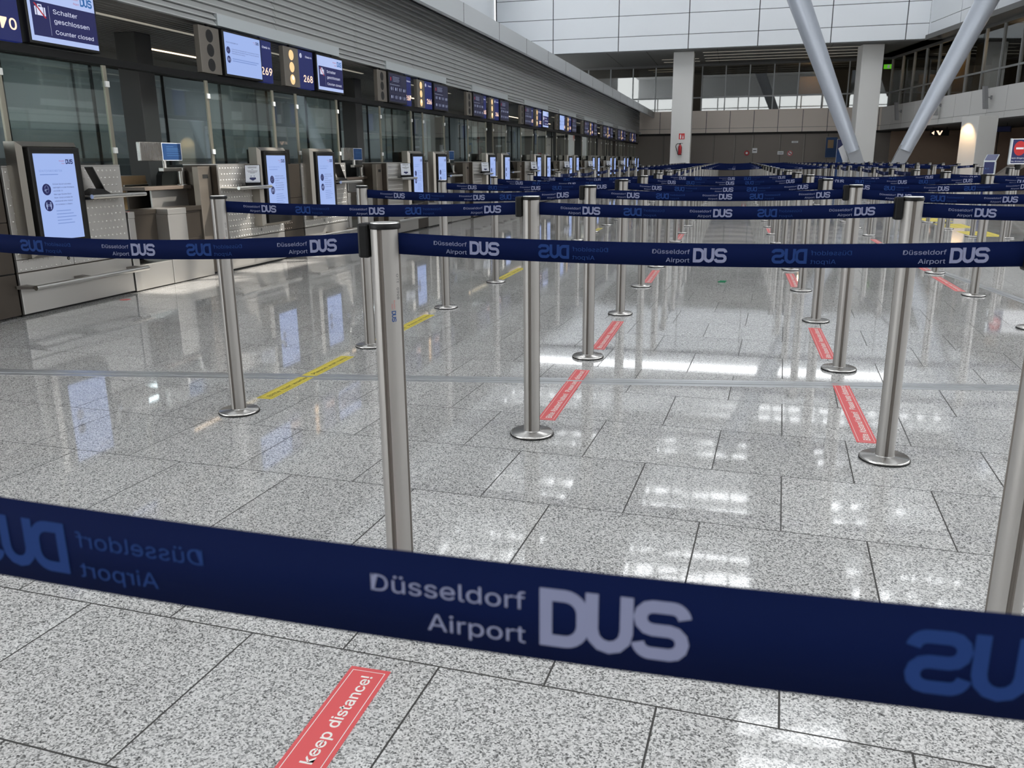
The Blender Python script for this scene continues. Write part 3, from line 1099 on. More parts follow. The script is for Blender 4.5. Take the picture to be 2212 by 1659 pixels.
def make_conveyor():
    r = empty('baggage_conveyor', (CX, C0, 0))
    D = -0.33
    for y0, y1 in ((1.545, 1.63), (2.10, 2.385)):
        b = MB()
        b.bbox(D, 0.0, y0, y1, 0.012, 0.667, 'steel', 0.003)
        b.bbox(D, 0.004, y0, y1, 0.668, 0.722, 'steel', 0.003)
        b.build('pillar', r)
    for y0, y1, z in ((1.633, 2.097, 0.235), (2.388, 2.77, 0.21)):
        b = MB()
        b.bbox(-0.05, -0.005, y0, y1, 0.012, z, 'steel', 0.003)
        b.build('front_panel', r)
        b = MB()
        b.box(D, -0.05, y0, y1, z - 0.05, z - 0.02, 'rubber')
        b.box(D, D + 0.01, y0, y1, 0.0, z, 'joint')
        b.build('belt_bed', r)
    b = MB()
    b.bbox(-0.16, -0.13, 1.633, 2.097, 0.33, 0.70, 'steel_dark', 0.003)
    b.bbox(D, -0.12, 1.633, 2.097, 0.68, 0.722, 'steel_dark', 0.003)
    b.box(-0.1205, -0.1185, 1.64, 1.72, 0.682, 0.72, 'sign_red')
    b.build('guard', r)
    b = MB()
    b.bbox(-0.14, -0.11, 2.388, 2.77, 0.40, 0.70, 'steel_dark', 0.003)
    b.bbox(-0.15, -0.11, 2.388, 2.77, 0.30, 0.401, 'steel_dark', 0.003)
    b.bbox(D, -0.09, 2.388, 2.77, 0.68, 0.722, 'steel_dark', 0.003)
    b.build('guard', r)
    b = MB()
    b.bbox(-0.16, -0.09, 2.78, 2.99, 0.012, 1.11, 'slot_steel', 0.004)
    b.box(-0.092, -0.0885, 2.85, 2.94, 0.99, 1.03, 'joint')
    b.build('slot_pillar', r)
    return r

def make_desk():
    r = empty('agent_desk', (CX, C0, 0))
    b = MB()
    b.bbox(-0.62, -0.345, 2.26, 3.16, 0.885, 0.92, 'stone', 0.004)
    b.build('desk_top', r)
    b = MB()
    b.bbox(-0.42, -0.40, 2.42, 3.14, 0.0, 0.884, 'steel', 0.003)
    b.build('front_plate', r)
    b = MB()
    b.box(-0.60, -0.58, 2.30, 3.14, 0, 0.884, 'steel_dark')
    b.build('leg', r)
    return r

def make_monitor():
    r = empty('desk_monitor', (CX - 0.42, C0 + 2.96, 0.92))
    b = MB()
    b.tube([(0, 0, 0), (0, 0, 0.175)], 0.036, 'pipe', 20)
    b.lathe([(0.05, 0), (0.05, 0.012), (0.03, 0.014)], 'pipe', 18)
    b.build('pole', r)
    b = MB()
    b.bbox(-0.03, 0.03, -0.32, 0.04, 0.145, 0.182, 'pipe', 0.004)
    b.tube([(0, -0.26, 0.17), (0, -0.26, 0.26)], 0.022, 'pipe', 14)
    b.build('arm', r)
    b = MB()
    b.bbox(-0.03, 0.012, -0.62, 0.03, 0.25, 0.43, 'chrome', 0.004)
    b.bbox(-0.06, -0.03, -0.30, 0.06, 0.255, 0.40, 'black', 0.004)
    b.build('screen_back', r)
    b = MB()
    fn, f2 = fy(0.0135), fy(0.0145)
    b.rect(fn, -0.29, 0.025, 0.252, 0.428, 'paper')
    b.rect(fy(0.014), -0.282, 0.017, 0.258, 0.422, 'poster_blue')
    for v, a, c in ((0.39, -0.22, -0.10), (0.372, -0.22, -0.03), (0.36, -0.22, -0.01), (0.345, -0.22, 0.0), (0.322, -0.22, -0.02), (0.30, -0.22, 0.0)):
        b.rect(f2, a, c, v, v + 0.004, 'poster_line')
    b.build('poster', r)
    return r

def make_chair():
    r = empty('office_chair', (CX - 1.02, C0 + 3.27, 0))
    b = MB()
    for k in range(5):
        t = 2 * PI * k / 5
        b.tube([(0, 0, 0.07), (0.28 * math.cos(t), 0.28 * math.sin(t), 0.05)], 0.02, 'black', 8)
        b.lathe([(0.01, -0.03), (0.03, -0.02), (0.03, 0.02), (0.01, 0.03)], 'rubber', 10, (0.28 * math.cos(t), 0.28 * math.sin(t), 0.03))
    b.tube([(0, 0, 0.07), (0, 0, 0.44)], 0.025, 'black', 12)
    b.build('base', r)
    b = MB()
    b.bbox(-0.23, 0.23, -0.23, 0.23, 0.44, 0.52, 'chairf', 0.035)
    b.build('seat', r)
    b = MB()
    n = 14
    vs, fs = [], []
    outl = [(0.17 * 1.0, 0.55), (0.21, 0.62), (0.22, 0.80), (0.20, 0.98), (0.15, 1.06), (0.0, 1.085), (-0.15, 1.06), (-0.20, 0.98), (-0.22, 0.80), (-0.21, 0.62), (-0.17, 0.55)]
    for d in (-0.035, 0.035):
        for u, v in outl:
            vs.append((0.24 + d + 0.06 * (v - 0.55) - 0.5 * u * u, u, v * 1.04))
    m = len(outl)
    fs = [(i, (i + 1) % m, m + (i + 1) % m, m + i) for i in range(m)] + [tuple(reversed(range(m))), tuple(range(m, 2 * m))]
    b.add(vs, fs, 'chairf', False)
    b.bbox(0.20, 0.26, -0.03, 0.03, 0.46, 0.70, 'black', 0.008)
    b.build('backrest', r)
    return r

def make_glass(y0, y1):
    r = empty('glass_screen', (CX - 0.15, C0, 1.135))
    b = MB()
    b.box(-0.004, 0.004, y0 + 0.01, y1 - 0.01, 0.03, 0.825, 'glass_screen')
    b.build('pane', r)
    for y in (y0, y1):
        b = MB()
        b.bbox(-0.014, 0.006, y - 0.022, y + 0.022, 0.0, 0.84, 'glass_edge', 0.002)
        b.build('post', r)
    for y, s in ((y0, 1), (y1, -1)):
        for z in (0.10, 0.66):
            b = MB()
            b.bbox(0.004, 0.022, y - 0.024, y + 0.024, z, z + 0.05, 'clamp', 0.003)
            b.build('clamp', r)
    return r

protoR, protoL = make_counter('R'), make_counter('L')
fill = make_filler()
kio = make_kiosk()
noti = make_notice()
conv = make_conveyor()
desk = make_desk()
moni = make_monitor()
chair = make_chair()
glR, glL = make_glass(0.52, 1.66), make_glass(-1.36, -0.04)

first = set()
def put(proto, k, label, cat, group, loc=None, rz=None):
    o = proto if proto not in first else copy_tree(proto)
    first.add(proto)
    if loc is None:
        loc = (proto['bx'], proto['by'] + PER * k, proto['bz'])
    o.location = loc
    if rz is not None:
        o.rotation_euler = (0, 0, rz)
    tag(o, label, cat, group)
    return o
for p in (protoR, protoL, fill, kio, conv, desk, moni, chair, glR, glL):
    p['bx'], p['by'], p['bz'] = p.location
placed = []
for k in range(0, NC):
    cy = C0 + PER * k
    for side, pr in (('R', protoR), ('L', protoL)):
        w = which(k, side)
        put(pr, k, 'stainless check-in counter %s' % w, 'counter', 'stainless check-in counters')
        o = put(kio, k, 'upright lit kiosk display %s' % w, 'display', 'kiosk displays on the counters', (CX, cy + (0 if side == 'R' else -1.22), 0.44))
        s = 1 if side == 'R' else -1
        put(noti, k, '%s on counter %s' % ('notice holder from behind' if s > 0 else 'white notice', w), 'notice', 'notice holders on the counter shelves',
            (CX + 0.12, cy + s * 1.06, 0.893), s * math.radians(62))
    put(fill, k, 'dark steel infill with black cabinet between the kiosks of the %s pair from the camera' % ORD[k + 1], 'panel', 'infills between kiosk pairs')
    put(glR, k, 'clear glass screen above the counter %s' % which(k, 'R'), 'glass screen', 'glass screens on the counters')
    put(glL, k, 'clear glass screen above the counter %s' % which(k, 'L'), 'glass screen', 'glass screens on the counters')
    if k < NC - 1:
        n = ORD[k + 1]
        put(conv, k, 'steel baggage conveyor bay, %s from the camera along the counters' % n, 'conveyor', 'baggage conveyor bays')
        put(desk, k, 'granite topped agent desk behind the %s baggage bay from the camera' % n, 'desk', 'agent desks')
        put(moni, k, 'desk monitor back with blue poster above the %s baggage bay from the camera' % n, 'monitor', 'desk monitors with blue posters')
        put(chair, k, 'black office chair behind the %s baggage bay from the camera' % n, 'chair', 'office chairs behind the desks')
for p in (protoR, protoL, fill, kio, conv, desk, moni, chair, glR, glL):
    pass
for o in list(S.objects):
    for key in ('bx', 'by', 'bz'):
        if key in o:
            del o[key]

def cupboard(loc, label, mm, h, w, handles=True):
    r = empty('low_cupboard', loc, label, 'cupboard')
    b = MB()
    b.bbox(-0.42, 0, -w / 2, w / 2, 0, h, mm, 0.004)
    b.build('body', r)
    if handles:
        for z0, z1 in ((0.06, h * 0.62), (h * 0.62 + 0.01, h - 0.06)):
            d = MB()
            d.bbox(0.001, 0.018, -w / 2 + 0.01, w / 2 - 0.01, z0, z1, mm, 0.003)
            dd = d.build('door', r)
            d = MB()
            d.bbox(0.018, 0.04, -w / 2 + 0.02, w / 2 - 0.02, z1 - 0.05, z1 - 0.03, 'pipe', 0.003)
            d.build('handle', dd)
    return r
cupboard((-6.25, 7.86, 0), 'tan laminate cupboard behind the 270 counter, left of the grey column', 'tan', 1.02, 0.42)
b = MB()
b.bbox(-0.16, 0.16, -0.22, 0.22, 0, 0.16, 'cardboard', 0.004)
o = b.build('cardboard_box', loc=(-5.9, 11.9, 0.0))
o.location = (CX - 0.78, C0 + PER + 2.25, 0.92)
tag(o, 'brown cardboard box on the desk right of the 268 counter', 'box')

# ------------------------------------------------------------------ overhead signs
SX = LX
def make_lamp_panel(r, y0, y1, lit):
    b = MB()
    z0, z1 = 2.055, 2.515
    b.bbox(-0.06, 0.0, y0, y1, z0, z1, 'lamp_face', 0.004)
    b.build('lamp_box', r)
    cy = (y0 + y1) / 2
    for i, z in enumerate((2.425, 2.285, 2.14)):
        b = MB()
        fn, f2, f3 = fy(0.0012), fy(0.0022), fy(0.003)
        b.disc(fn, cy, z, 0.064, 'lamp_rim', 28)
        if lit:
            b.disc(f2, cy, z, 0.061, 'lamp_on', 28)
            if i == 2:
                b.disc(f3, cy + 0.012, z + 0.02, 0.026, 'lamp_hot', 20)
        else:
            for j in range(-3, 4):
                h = 0.012 * j
                w = math.sqrt(0.056 ** 2 - h * h)
                b.rect(f2, cy - w, cy + w, h + z - 0.002, h + z + 0.002, 'black_frame')
        b.build('lamp', r)

def make_number(r, y0, y1, num, cut):
    b = MB()
    z0, z1 = 2.055, 2.515
    b.bbox(-0.06, -0.002, y0, y1, z0, z1, 'num_navy', 0.003)
    fn = fy(0.0008)
    w = 0.24
    b.text(fn, str(num), y1 - 0.035 - w if not cut else y1 - 0.018 - w, z0 + 0.085, 0.155, 'num', 'L', 3, w, 0.012)
    b.text(fn, 'Check-in', y1 - 0.205, z1 - 0.083, 0.045, 'scr_text', 'L', 2, 0.17, 0.01)
    if not cut:
        b.disc(fn, y0 + 0.055, z1 - 0.068, 0.028, 'scr_text', 20)
        b.poly([fy(0.0014)(y0 + 0.055 + a, z1 - 0.068 + c) for a, c in ((-0.012, -0.02), (0.004, -0.006), (-0.004, 0.004), (0.012, 0.02), (0.016, 0.008), (0.008, -0.02))], 'num_navy')
    b.build('number_panel', r)

def screen_body(r, y0, y1, z0=2.075, z1=2.50):
    b = MB()
    b.bbox(-0.08, 0.022, y0, y1, z0 - 0.022, z1 + 0.022, 'black_frame', 0.006)
    b.build('screen_frame', r)

def screen_closed(r, y0, y1, z0=2.075, z1=2.50):
    screen_body(r, y0 - 0.022, y1 + 0.022, z0, z1)
    b = MB()
    w, h = y1 - y0, z1 - z0
    b.box(0.015, 0.023, y0, y1, z0, z1, 'scr_white')
    fa, fb, fc = fy(0.0235), fy(0.0242), fy(0.025)
    b.rect(fa, y0 + 0.04 * w, y1, z0 + 0.095 * h, z0 + 0.70 * h, 'scr_navy')
    logo(b, fa, y1 - 0.03 * w, z1 - 0.225 * h, 0.155 * h, 'scr_red', 'scr_blue', 'scr_blue', 2)
    b.text(fb, 'Schalter', y0 + 0.35 * w, z0 + 0.53 * h, 0.16 * h, 'scr_text', 'L', 2, 0.36 * w)
    b.text(fb, 'geschlossen', y0 + 0.35 * w, z0 + 0.365 * h, 0.16 * h, 'scr_text', 'L', 2, 0.53 * w)
    b.text(fb, 'Counter closed', y0 + 0.35 * w, z0 + 0.17 * h, 0.145 * h, 'scr_text', 'L', 2, 0.58 * w)
    b.rect(fb, y0 + 0.285 * w, y0 + 0.291 * w, z0 + 0.13 * h, z0 + 0.65 * h, 'scr_icon')
    cx, cz = y0 + 0.165 * w, z0 + 0.53 * h
    for a0, a1 in ((-0.075, -0.055), (-0.045, 0.045), (0.055, 0.075)):
        b.rect(fb, cx + a0 * w, cx + a1 * w, cz - 0.075 * h, cz + 0.075 * h, 'scr_text')
    b.rect(fb, cx - 0.03 * w, cx - 0.018 * w, cz + 0.075 * h, cz + 0.115 * h, 'scr_text')
    b.rect(fb, cx + 0.018 * w, cx + 0.03 * w, cz + 0.075 * h, cz + 0.115 * h, 'scr_text')
    b.rect(fb, cx - 0.03 * w, cx + 0.03 * w, cz + 0.1 * h, cz + 0.12 * h, 'scr_text')
    b.poly([fc(cx - 0.085 * w, cz + 0.13 * h), fc(cx - 0.06 * w, cz + 0.13 * h), fc(cx + 0.08 * w, cz - 0.11 * h), fc(cx + 0.055 * w, cz - 0.11 * h)], 'scr_red')
    b.build('screen', r)

def screen_notice(r, y0, y1, z0=2.075, z1=2.50):
    screen_body(r, y0 - 0.03, y1 + 0.022, z0, z1)
    b = MB()
    w, h = y1 - y0, z1 - z0
    b.box(0.015, 0.023, y0, y1, z0, z1, 'scr')
    fa = fy(0.0235)
    logo(b, fa, y1 - 0.035 * w, z1 - 0.145 * h, 0.07 * h, 'scr_red', 'scr_blue', 'scr_ink', 1)
    b.text(fa, 'SCHUTZVORSCHRIFTEN', y0 + 0.04 * w, z1 - 0.245 * h, 0.05 * h, 'scr_ink', 'L', 1, 0.32 * w)
    icons(b, fa, y0 + 0.085 * w, z1 - 0.42 * h, z1 - 0.64 * h, 0.085 * h, 'scr_ink', 'scr_white')
    for j, t in enumerate((NOTICE[0] + ' ' + NOTICE[1] + ' ' + NOTICE[2], 'Bitte tragen Sie einen Mund-Nasen-Schutz und halten Sie', 'untereinander einen Abstand')):
        b.text(fa, t, y0 + 0.18 * w, z1 - (0.39 + 0.05 * j) * h, 0.045 * h, 'scr_ink', 'L', 1, (0.78, 0.76, 0.36)[j] * w)
    for j in range(2):
        b.rect(fa, y0 + 0.18 * w, y0 + (0.92 - 0.06 * j) * w, z1 - (0.62 + 0.05 * j) * h, z1 - (0.60 + 0.05 * j) * h, 'scr_ink_pale')
    b.build('screen', r)

def screen_rules(r, y0, y1, z0=2.075, z1=2.50, red=True):
    screen_body(r, y0 - 0.03, y1 + 0.022, z0, z1)
    b = MB()
    w, h = y1 - y0, z1 - z0
    b.box(0.015, 0.023, y0, y1, z0, z1, 'scr_dark')
    fa, fb = fy(0.0235), fy(0.0242)
    b.rect(fa, y0 + 0.03 * w, y0 + 0.68 * w, z0 + 0.66 * h, z0 + 0.93 * h, 'scr_dark2')
    b.rect(fb, y0 + 0.08 * w, y0 + 0.115 * w, z0 + 0.74 * h, z0 + 0.86 * h, 'scr_red')
    for j in range(4):
        b.rect(fb, y0 + 0.2 * w, y0 + (0.6 - 0.04 * (j % 2)) * w, z0 + (0.88 - 0.05 * j) * h, z0 + (0.893 - 0.05 * j) * h, 'scr_icon')
    b.rect(fa, y0 + 0.02 * w, y0 + 0.6 * w, z0 + 0.60 * h, z0 + 0.612 * h, 'scr_icon')
    for q in range(2):
        for p in range(4):
            cx, cz = y0 + (0.13 + 0.245 * p) * w, z0 + (0.46 - 0.29 * q) * h
            b.rect(fa, cx - 0.105 * w, cx + 0.105 * w, cz - 0.12 * h, cz + 0.11 * h, 'scr_dark2')
            b.disc(fb, cx - 0.015 * w, cz, 0.062 * h, 'scr_icon', 14)
            if (p + q) % 2 == 0:
                b.disc(fy(0.0248), cx - 0.015 * w, cz, 0.042 * h, 'scr_dark2', 12)
                b.rect(fy(0.0254), cx - 0.03 * w, cx, cz - 0.02 * h, cz + 0.02 * h, 'scr_icon')
            b.rect(fb, cx + 0.07 * w, cx + 0.09 * w, cz - 0.05 * h, cz + 0.06 * h, 'scr_icon')
    b.build('screen', r)

def hangers(r, y0, y1):
    b = MB()
    for y in (y0 + 0.2, y1 - 0.2):
        b.box(-0.05, -0.03, y - 0.012, y + 0.012, 2.50, 2.58, 'black')
    b.build('hanger', r)

for k in range(0, 11):
    s = S0 + PER * (k - 1)
    nL, nR = 271 - 2 * k, 270 - 2 * k
    far = k > 3
    where = lambda n, side: ('overhead sign numbered %d' % n) if 264 <= n <= 270 else ('overhead sign in the %s pair from the camera, %s' % (ORD[k + 1], side))
    if k > 0:
        r = empty('check_in_sign', (SX, s, 0), where(nL, 'left one') + (', pale blue notice on its screen' if k == 1 else ', grey unlit lamps'), 'sign', 'overhead check-in signs')
        make_lamp_panel(r, -1.56, -1.20, False)
        if k < 10:
            (screen_notice if k in (1, 5) else screen_rules)(r, -1.145, -0.43)
            make_number(r, -0.42, -0.14, nL, True)
        hangers(r, -1.56, -0.14)
    if k < 10:
        r = empty('check_in_sign', (SX, s, 0), where(nR, 'right one') + (', counter closed on its screen' if k in (0, 1) else ', warm lit lamps'), 'sign', 'overhead check-in signs')
        if k > 0:
            make_lamp_panel(r, 0.14, 0.51, True)
            make_number(r, 0.515, 0.89, nR, False)
            (screen_closed if k in (1, 4) else screen_rules)(r, 0.965, 1.70)
        else:
            make_number(r, 0.24, 0.64, nR, False)
            screen_closed(r, 0.715, 1.445, 2.085, 2.51)
        hangers(r, 0.14, 1.7)

# ================================================================== belt posts
COLX = [-2.2, -0.785, 0.615, 2.01, 3.41, 4.81]
def rowy(k):
    return 1.83 + 1.483 * k
POLER = 0.034

def pole_profile(r, n=48):
    pts = []
    for i in range(n):
        t = 2 * PI * i / n
        d = (t % (PI / 2))
        d = min(d, PI / 2 - d)
        rr = r if d > 0.14 else r - 0.005
        pts.append((rr * math.cos(t), rr * math.sin(t)))
    return pts

def pole_mesh(b, z0, z1, n=72):
    pr = pole_profile(POLER, n)
    vs = [(x, y, z0) for x, y in pr] + [(x, y, z1) for x, y in pr]
    for i in range(n):
        j = (i + 1) % n
        deep = min(math.hypot(*pr[i]), math.hypot(*pr[j])) < POLER - 0.003
        b.add([vs[i], vs[j], vs[n + j], vs[n + i]], [(0, 1, 2, 3)], 'alu_groove' if deep else 'alu', False)
    return b

def merge(o):
    bm = bmesh.new()
    bm.from_mesh(o.data)
    bmesh.ops.remove_doubles(bm, verts=bm.verts, dist=1e-5)
    for fc in bm.faces:
        fc.smooth = fc.material_index == 0
    for e in bm.edges:
        if len(e.link_faces) == 2 and e.calc_face_angle(0) > 0.5:
            e.smooth = False
    bm.to_mesh(o.data)
    bm.free()

def base_parts(b1, b2):
    b1.lathe([(0.092, 0.006), (0.092, 0.011), (0.088, 0.0155), (0.040, 0.018), (0.036, 0.022)], 'chrome', 40)
    b2.lathe([(0.090, 0.0), (0.094, 0.002), (0.094, 0.007), (0.090, 0.008)], 'rubber', 40)

def cap_parts(b):
    b.lathe([(0.0355, 0.985), (0.0365, 0.987), (0.0365, 0.9955), (0.0345, 0.998)], 'black', 36)
    return b

def clip_parts(b):
    b.bbox(-0.062, -0.034, -0.022, 0.022, 0.918, 0.998, 'black', 0.006)
    return b

def make_post():
    r = empty('belt_post', (0, 0, 0))
    b1, b2 = MB(), MB()
    base_parts(b1, b2)
    b1.build('base_disc', r)
    b2.build('base_ring', r)
    o = pole_mesh(MB(), 0.018, 0.986).build('pole', r)
    merge(o)
    cap_parts(MB()).build('cap', r)
    b = MB()
    b.lathe([(0.0335, 0.9975), (0.033, 1.0)], 'alu_top', 36)
    b.build('cap_plate', r)
    clip_parts(MB()).build('belt_clip', r)
    return r

def make_far_post():
    b = MB()
    b2 = MB()
    pole_mesh(b, 0.018, 0.986, 32)
    b.lathe([(0.092, 0.006), (0.092, 0.011), (0.088, 0.0155), (0.036, 0.02)], 'chrome', 20)
    b.lathe([(0.090, 0.0), (0.094, 0.002), (0.094, 0.007), (0.090, 0.008)], 'rubber', 20)
    b.lathe([(0.0355, 0.985), (0.0365, 0.987), (0.0365, 0.9955), (0.0345, 0.998)], 'black', 16)
    b.lathe([(0.0335, 0.9975), (0.033, 1.0)], 'alu_top', 16)
    clip_parts(b)
    return b.build('belt_post')

post = make_post()
farpost = make_far_post()
LINE = ['the line nearest the counters', 'the second line from the counters', 'the third line from the counters', 'the fourth line from the counters', 'the fifth line from the counters', 'the sixth line from the counters']
FIRSTK = [1, 0, 0, 3, 8, 12]
used = set()
posts = {}
for c in (1, 0, 2, 3, 4, 5):
    for k in range(-1, 26):
        if c == 4 and k < 3 or c == 5 and k < 12:
            continue
        if k == -1 and c not in (1, 2):
            continue
        if c == 3 and k < 0:
            continue
        near = k <= 10
        pr = post if near else farpost
        o = pr if pr not in used else copy_tree(pr)
        used.add(pr)
        o.location = (COLX[c] + random.uniform(-0.008, 0.008) * (k > 0), rowy(k) + random.uniform(-0.012, 0.012) * (k > 0), 0)
        n = k - FIRSTK[c] + 1
        if n >= 1:
            lab = 'aluminium belt post, %s from the camera in %s' % (ORD[n], LINE[c])
        else:
            lab = 'aluminium belt post beside the camera, in %s' % LINE[c]
        if (c, k) == (1, 0):
            lab = 'nearest aluminium belt post, printed OZT 0908, standing left of centre'
        tag(o, lab, 'barrier post', 'aluminium belt posts')
        posts[(c, k)] = o
        if c == 0 and near:
            for ch in list(o.children):
                if ch.name.startswith('belt_clip'):
                    bpy.data.objects.remove(ch)

def print_on_post(o, code, logo_too=True):
    b = MB()
    rr = POLER + 0.0004
    a0 = math.radians(-29)
    def fn(u, v):                       # u runs down the pole, v round it towards the right
        t = a0 + v / rr
        return (rr * math.cos(t), rr * math.sin(t), 0.882 - u)
    b.text(fn, code, 0, 0, 0.0135, 'ink', 'L', 2, 0.060)
    f2 = lambda u, v: fn(u + 0.052, v - 0.016)
    b.text(f2, 'D\u00fcsseldorf', 0.030, 0.0065, 0.0058, 'ink_red', 'R', 1)
    b.text(f2, 'Airport', 0.030, 0.0008, 0.0058, 'ink_red', 'R', 1)
    b.dus(f2, 0.034, 0, 0.011, 'ink_blue')
    b.build('printed_code', o)
for key, code in (((1, 0), 'OZT   0908'), ((1, 1), 'OZT   0901'), ((2, 1), 'OZT   0903'), ((0, 1), 'OZT   0909')):
    print_on_post(posts[key], code)

# ------------------------------------------------------------------ belts
def make_belt(sag, res, ghost=True, seed=0):
    """blue belt between two posts 1.4 m apart, print facing -Y, ghost of the rear print between"""
    x0, x1 = 0.033, 1.345
    def z_at(x):
        t = (x - x0) / (x1 - x0)
        return 0.976 - sag * 4 * t * (1 - t)
    H = 0.049
    b = MB()
    n = 24
    for i in range(n):
        a, c = x0 + (x1 - x0) * i / n, x0 + (x1 - x0) * (i + 1) / n
        za, zc = z_at(a), z_at(c)
        d = 0.0007
        vs = [(a, -d, za - H), (c, -d, zc - H), (c, -d, zc), (a, -d, za), (a, d, za - H), (c, d, zc - H), (c, d, zc), (a, d, za)]
        b.add(vs, [(0, 1, 2, 3), (7, 6, 5, 4), (3, 2, 6, 7), (0, 4, 5, 1)], 'belt', True)
    def front(ox):
        return lambda u, v: (ox + u, -0.0011, z_at(ox + u) - H + v)
    def ghostf(ox):
        return lambda u, v: (ox + 0.158 - u, -0.0011, z_at(ox + 0.158 - u) - H + v)
    def printed(fn, mm):
        b.text(fn, 'D\u00fcsseldorf', 0.0815, 0.0262, 0.0178, mm, 'R', res, 0.0795)
        b.text(fn, 'Airport', 0.0815, 0.0082, 0.0178, mm, 'R', res, 0.0500)
        b.dus(fn, 0.0885, 0.0085, 0.0305, mm, 0.0705)
    for ox in (0.118, 0.618, 1.118):
        printed(front(ox), 'belt_print')
    if ghost:
        for ox in (0.368, 0.868):
            printed(ghostf(ox), 'belt_ghost')
    # rear face carries the same print
    for ox in (0.368, 0.868):
        fr = lambda u, v, ox=ox: (ox + 0.158 - u, 0.0011, z_at(ox + 0.158 - u) - H + v)
        b.dus(fr, 0.0885, 0.0085, 0.0305, 'belt_print', 0.0705)
    return b.build('barrier_belt')
near_belts = [make_belt(s, 3) for s in (0.014, 0.026, 0.020)]
far_belts = [make_belt(s, 1, False) for s in (0.010, 0.028, 0.018)]
usedb = set()
def put_belt(o0, loc, rz, label, scale=1.0):
    o = o0 if o0 not in usedb else copy_tree(o0)
    usedb.add(o0)
    o.location = loc
    o.rotation_euler = (0, 0, rz)
    o.scale = (scale, 1, 1)
    tag(o, label, 'belt', 'navy barrier belts')
    return o
GAP = ['first bay from the counters', 'second bay from the counters', 'third bay from the counters', 'fourth bay from the counters', 'fifth bay from the counters']
for k in list(range(-1, 6)) + list(range(12, 26)):
    for c in range(5):
        if (c, k) not in posts or (c + 1, k) not in posts:
            continue
        a, e = posts[(c, k)].location, posts[(c + 1, k)].location
        if k <= 5:
            src = near_belts[{-1: 1, 0: 0, 1: 0}.get(k, (k + c) % 3)]
            if k == 0 and c == 0:
                src = near_belts[1]
        else:
            src = far_belts[(k * 3 + c) % 3]
        if k == -1:
            lab = 'blurred navy belt crossing the whole foreground, nearest the camera'
        elif k == 0:
            lab = 'navy printed belt of the nearest post row, %s' % GAP[c]
        elif k <= 5:
            lab = 'navy printed belt of the %s post row, %s' % (ORD[k + 1], GAP[c])
        else:
            lab = 'distant navy belt, %s far row, %s' % (ORD[k - 11], GAP[c])
        d = e - a
        o = put_belt(src, (a.x, a.y, 0), math.atan2(d.y, d.x), lab, d.length / 1.4)
for k in range(6, 12):
    for c in range(4):
        if (c, k) not in posts or (c, k + 1) not in posts:
            continue
        a, e = posts[(c, k)].location, posts[(c, k + 1)].location
        src = far_belts[(k + c) % 3]
        lab = 'navy belt along %s, %s span past the near rows' % (LINE[c], ORD[k - 5])
        d = e - a
        if c == 0:
            put_belt(src, (a.x, a.y, 0), math.atan2(d.y, d.x), lab, d.length / 1.4)
        else:
            put_belt(src, (e.x, e.y, 0), math.atan2(-d.y, -d.x), lab, d.length / 1.4)

# ------------------------------------------------------------------ floor stickers
def sticker(x, y0, y1, w, kind, label, skew=0.0):
    b = MB()
    L = y1 - y0
    def pl(z):
        return lambda u, v: (x - v + skew * (u - L / 2), y0 + u, z)
    col, ink = ('red_sticker', 'white_print') if kind == 'red' else ('yellow_sticker', 'dark_print')
    b.box(x - w / 2, x + w / 2, y0, y1, 0.0, 0.0012, col)
    b.frame(pl(0.0016), 0.012, L - 0.012, -w / 2 + 0.009, w / 2 - 0.009, 0.0018, ink)
    if kind == 'red':
        b.text(pl(0.0016), 'Bitte Abstand halten!   Please keep distance!', 0.03, -0.017, 0.052, ink, 'L', 2, L - 0.06, 0.012)
    else:
        b.text(pl(0.0016), 'Bitte hier warten   Please wait here', 0.035, -0.016, 0.05, ink, 'L', 2, L - 0.07, 0.005)
    o = b.build('floor_sticker')
    tag(o, label, 'floor sticker', '%s floor stickers' % kind)
    return o
sticker(-0.752, 0.59, 1.552, 0.098, 'red', 'red keep-distance floor sticker at the bottom edge, nearest the camera')
for x, y, c in ((-0.768, 3.52, 1), (-0.768, 5.02, 1), (-0.76, 8.0, 1), (0.588, 3.51, 2), (0.588, 5.05, 2), (0.59, 7.98, 2), (1.96, 7.99, 3), (1.98, 9.42, 3), (1.97, 12.1, 3), (-0.77, 12.6, 1), (0.60, 10.9, 2), (0.59, 13.9, 2)):
    n = int(round((y - 3.5) / 1.48)) + 1
    sticker(x, y, y + 0.955, 0.082, 'red', 'red keep-distance floor sticker in %s, past its %s post' % (LINE[c], ORD[max(1, int(round((y + 0.2 - rowy(0)) / 1.483)) - FIRSTK[c] + 1)]))
for y in (3.55, 4.99, 7.93, 13.6):
    sticker(-2.215, y, y + 0.955, 0.085, 'yellow', 'yellow wait-here floor sticker in the line nearest the counters, past its %s post' % ORD[int(round((y + 0.2 - rowy(0)) / 1.483))])
for i, y in enumerate((13.75, 15.4, 16.9)):
    b = MB()
    b.box(3.43, 3.88, y, y + 0.95, 0, 0.0012, 'yellow_sticker')
    pl = lambda u, v: (3.84 - v, y + u, 0.0016)
    for j in range(3):
        b.rect(pl, 0.05, 0.9, 0.08 + 0.12 * j, 0.085 + 0.12 * j, 'dark_print')
    o = b.build('floor_sticker')
    tag(o, 'broad yellow floor sticker at the right, %s from the camera' % ORD[i + 1], 'floor sticker', 'broad yellow floor stickers')
b = MB()
b.bbox(-0.035, 0.035, -0.012, 0.012, 0, 0.012, 'green_bit', 0.003)
b.bbox(-0.02, 0.045, -0.006, 0.016, 0.010, 0.018, 'green_bit', 0.003)
tag(b.build('plastic_scrap', loc=(-0.07, 8.16, 0)), 'small green scrap lying on the floor of the central lane', 'litter')
b = MB()
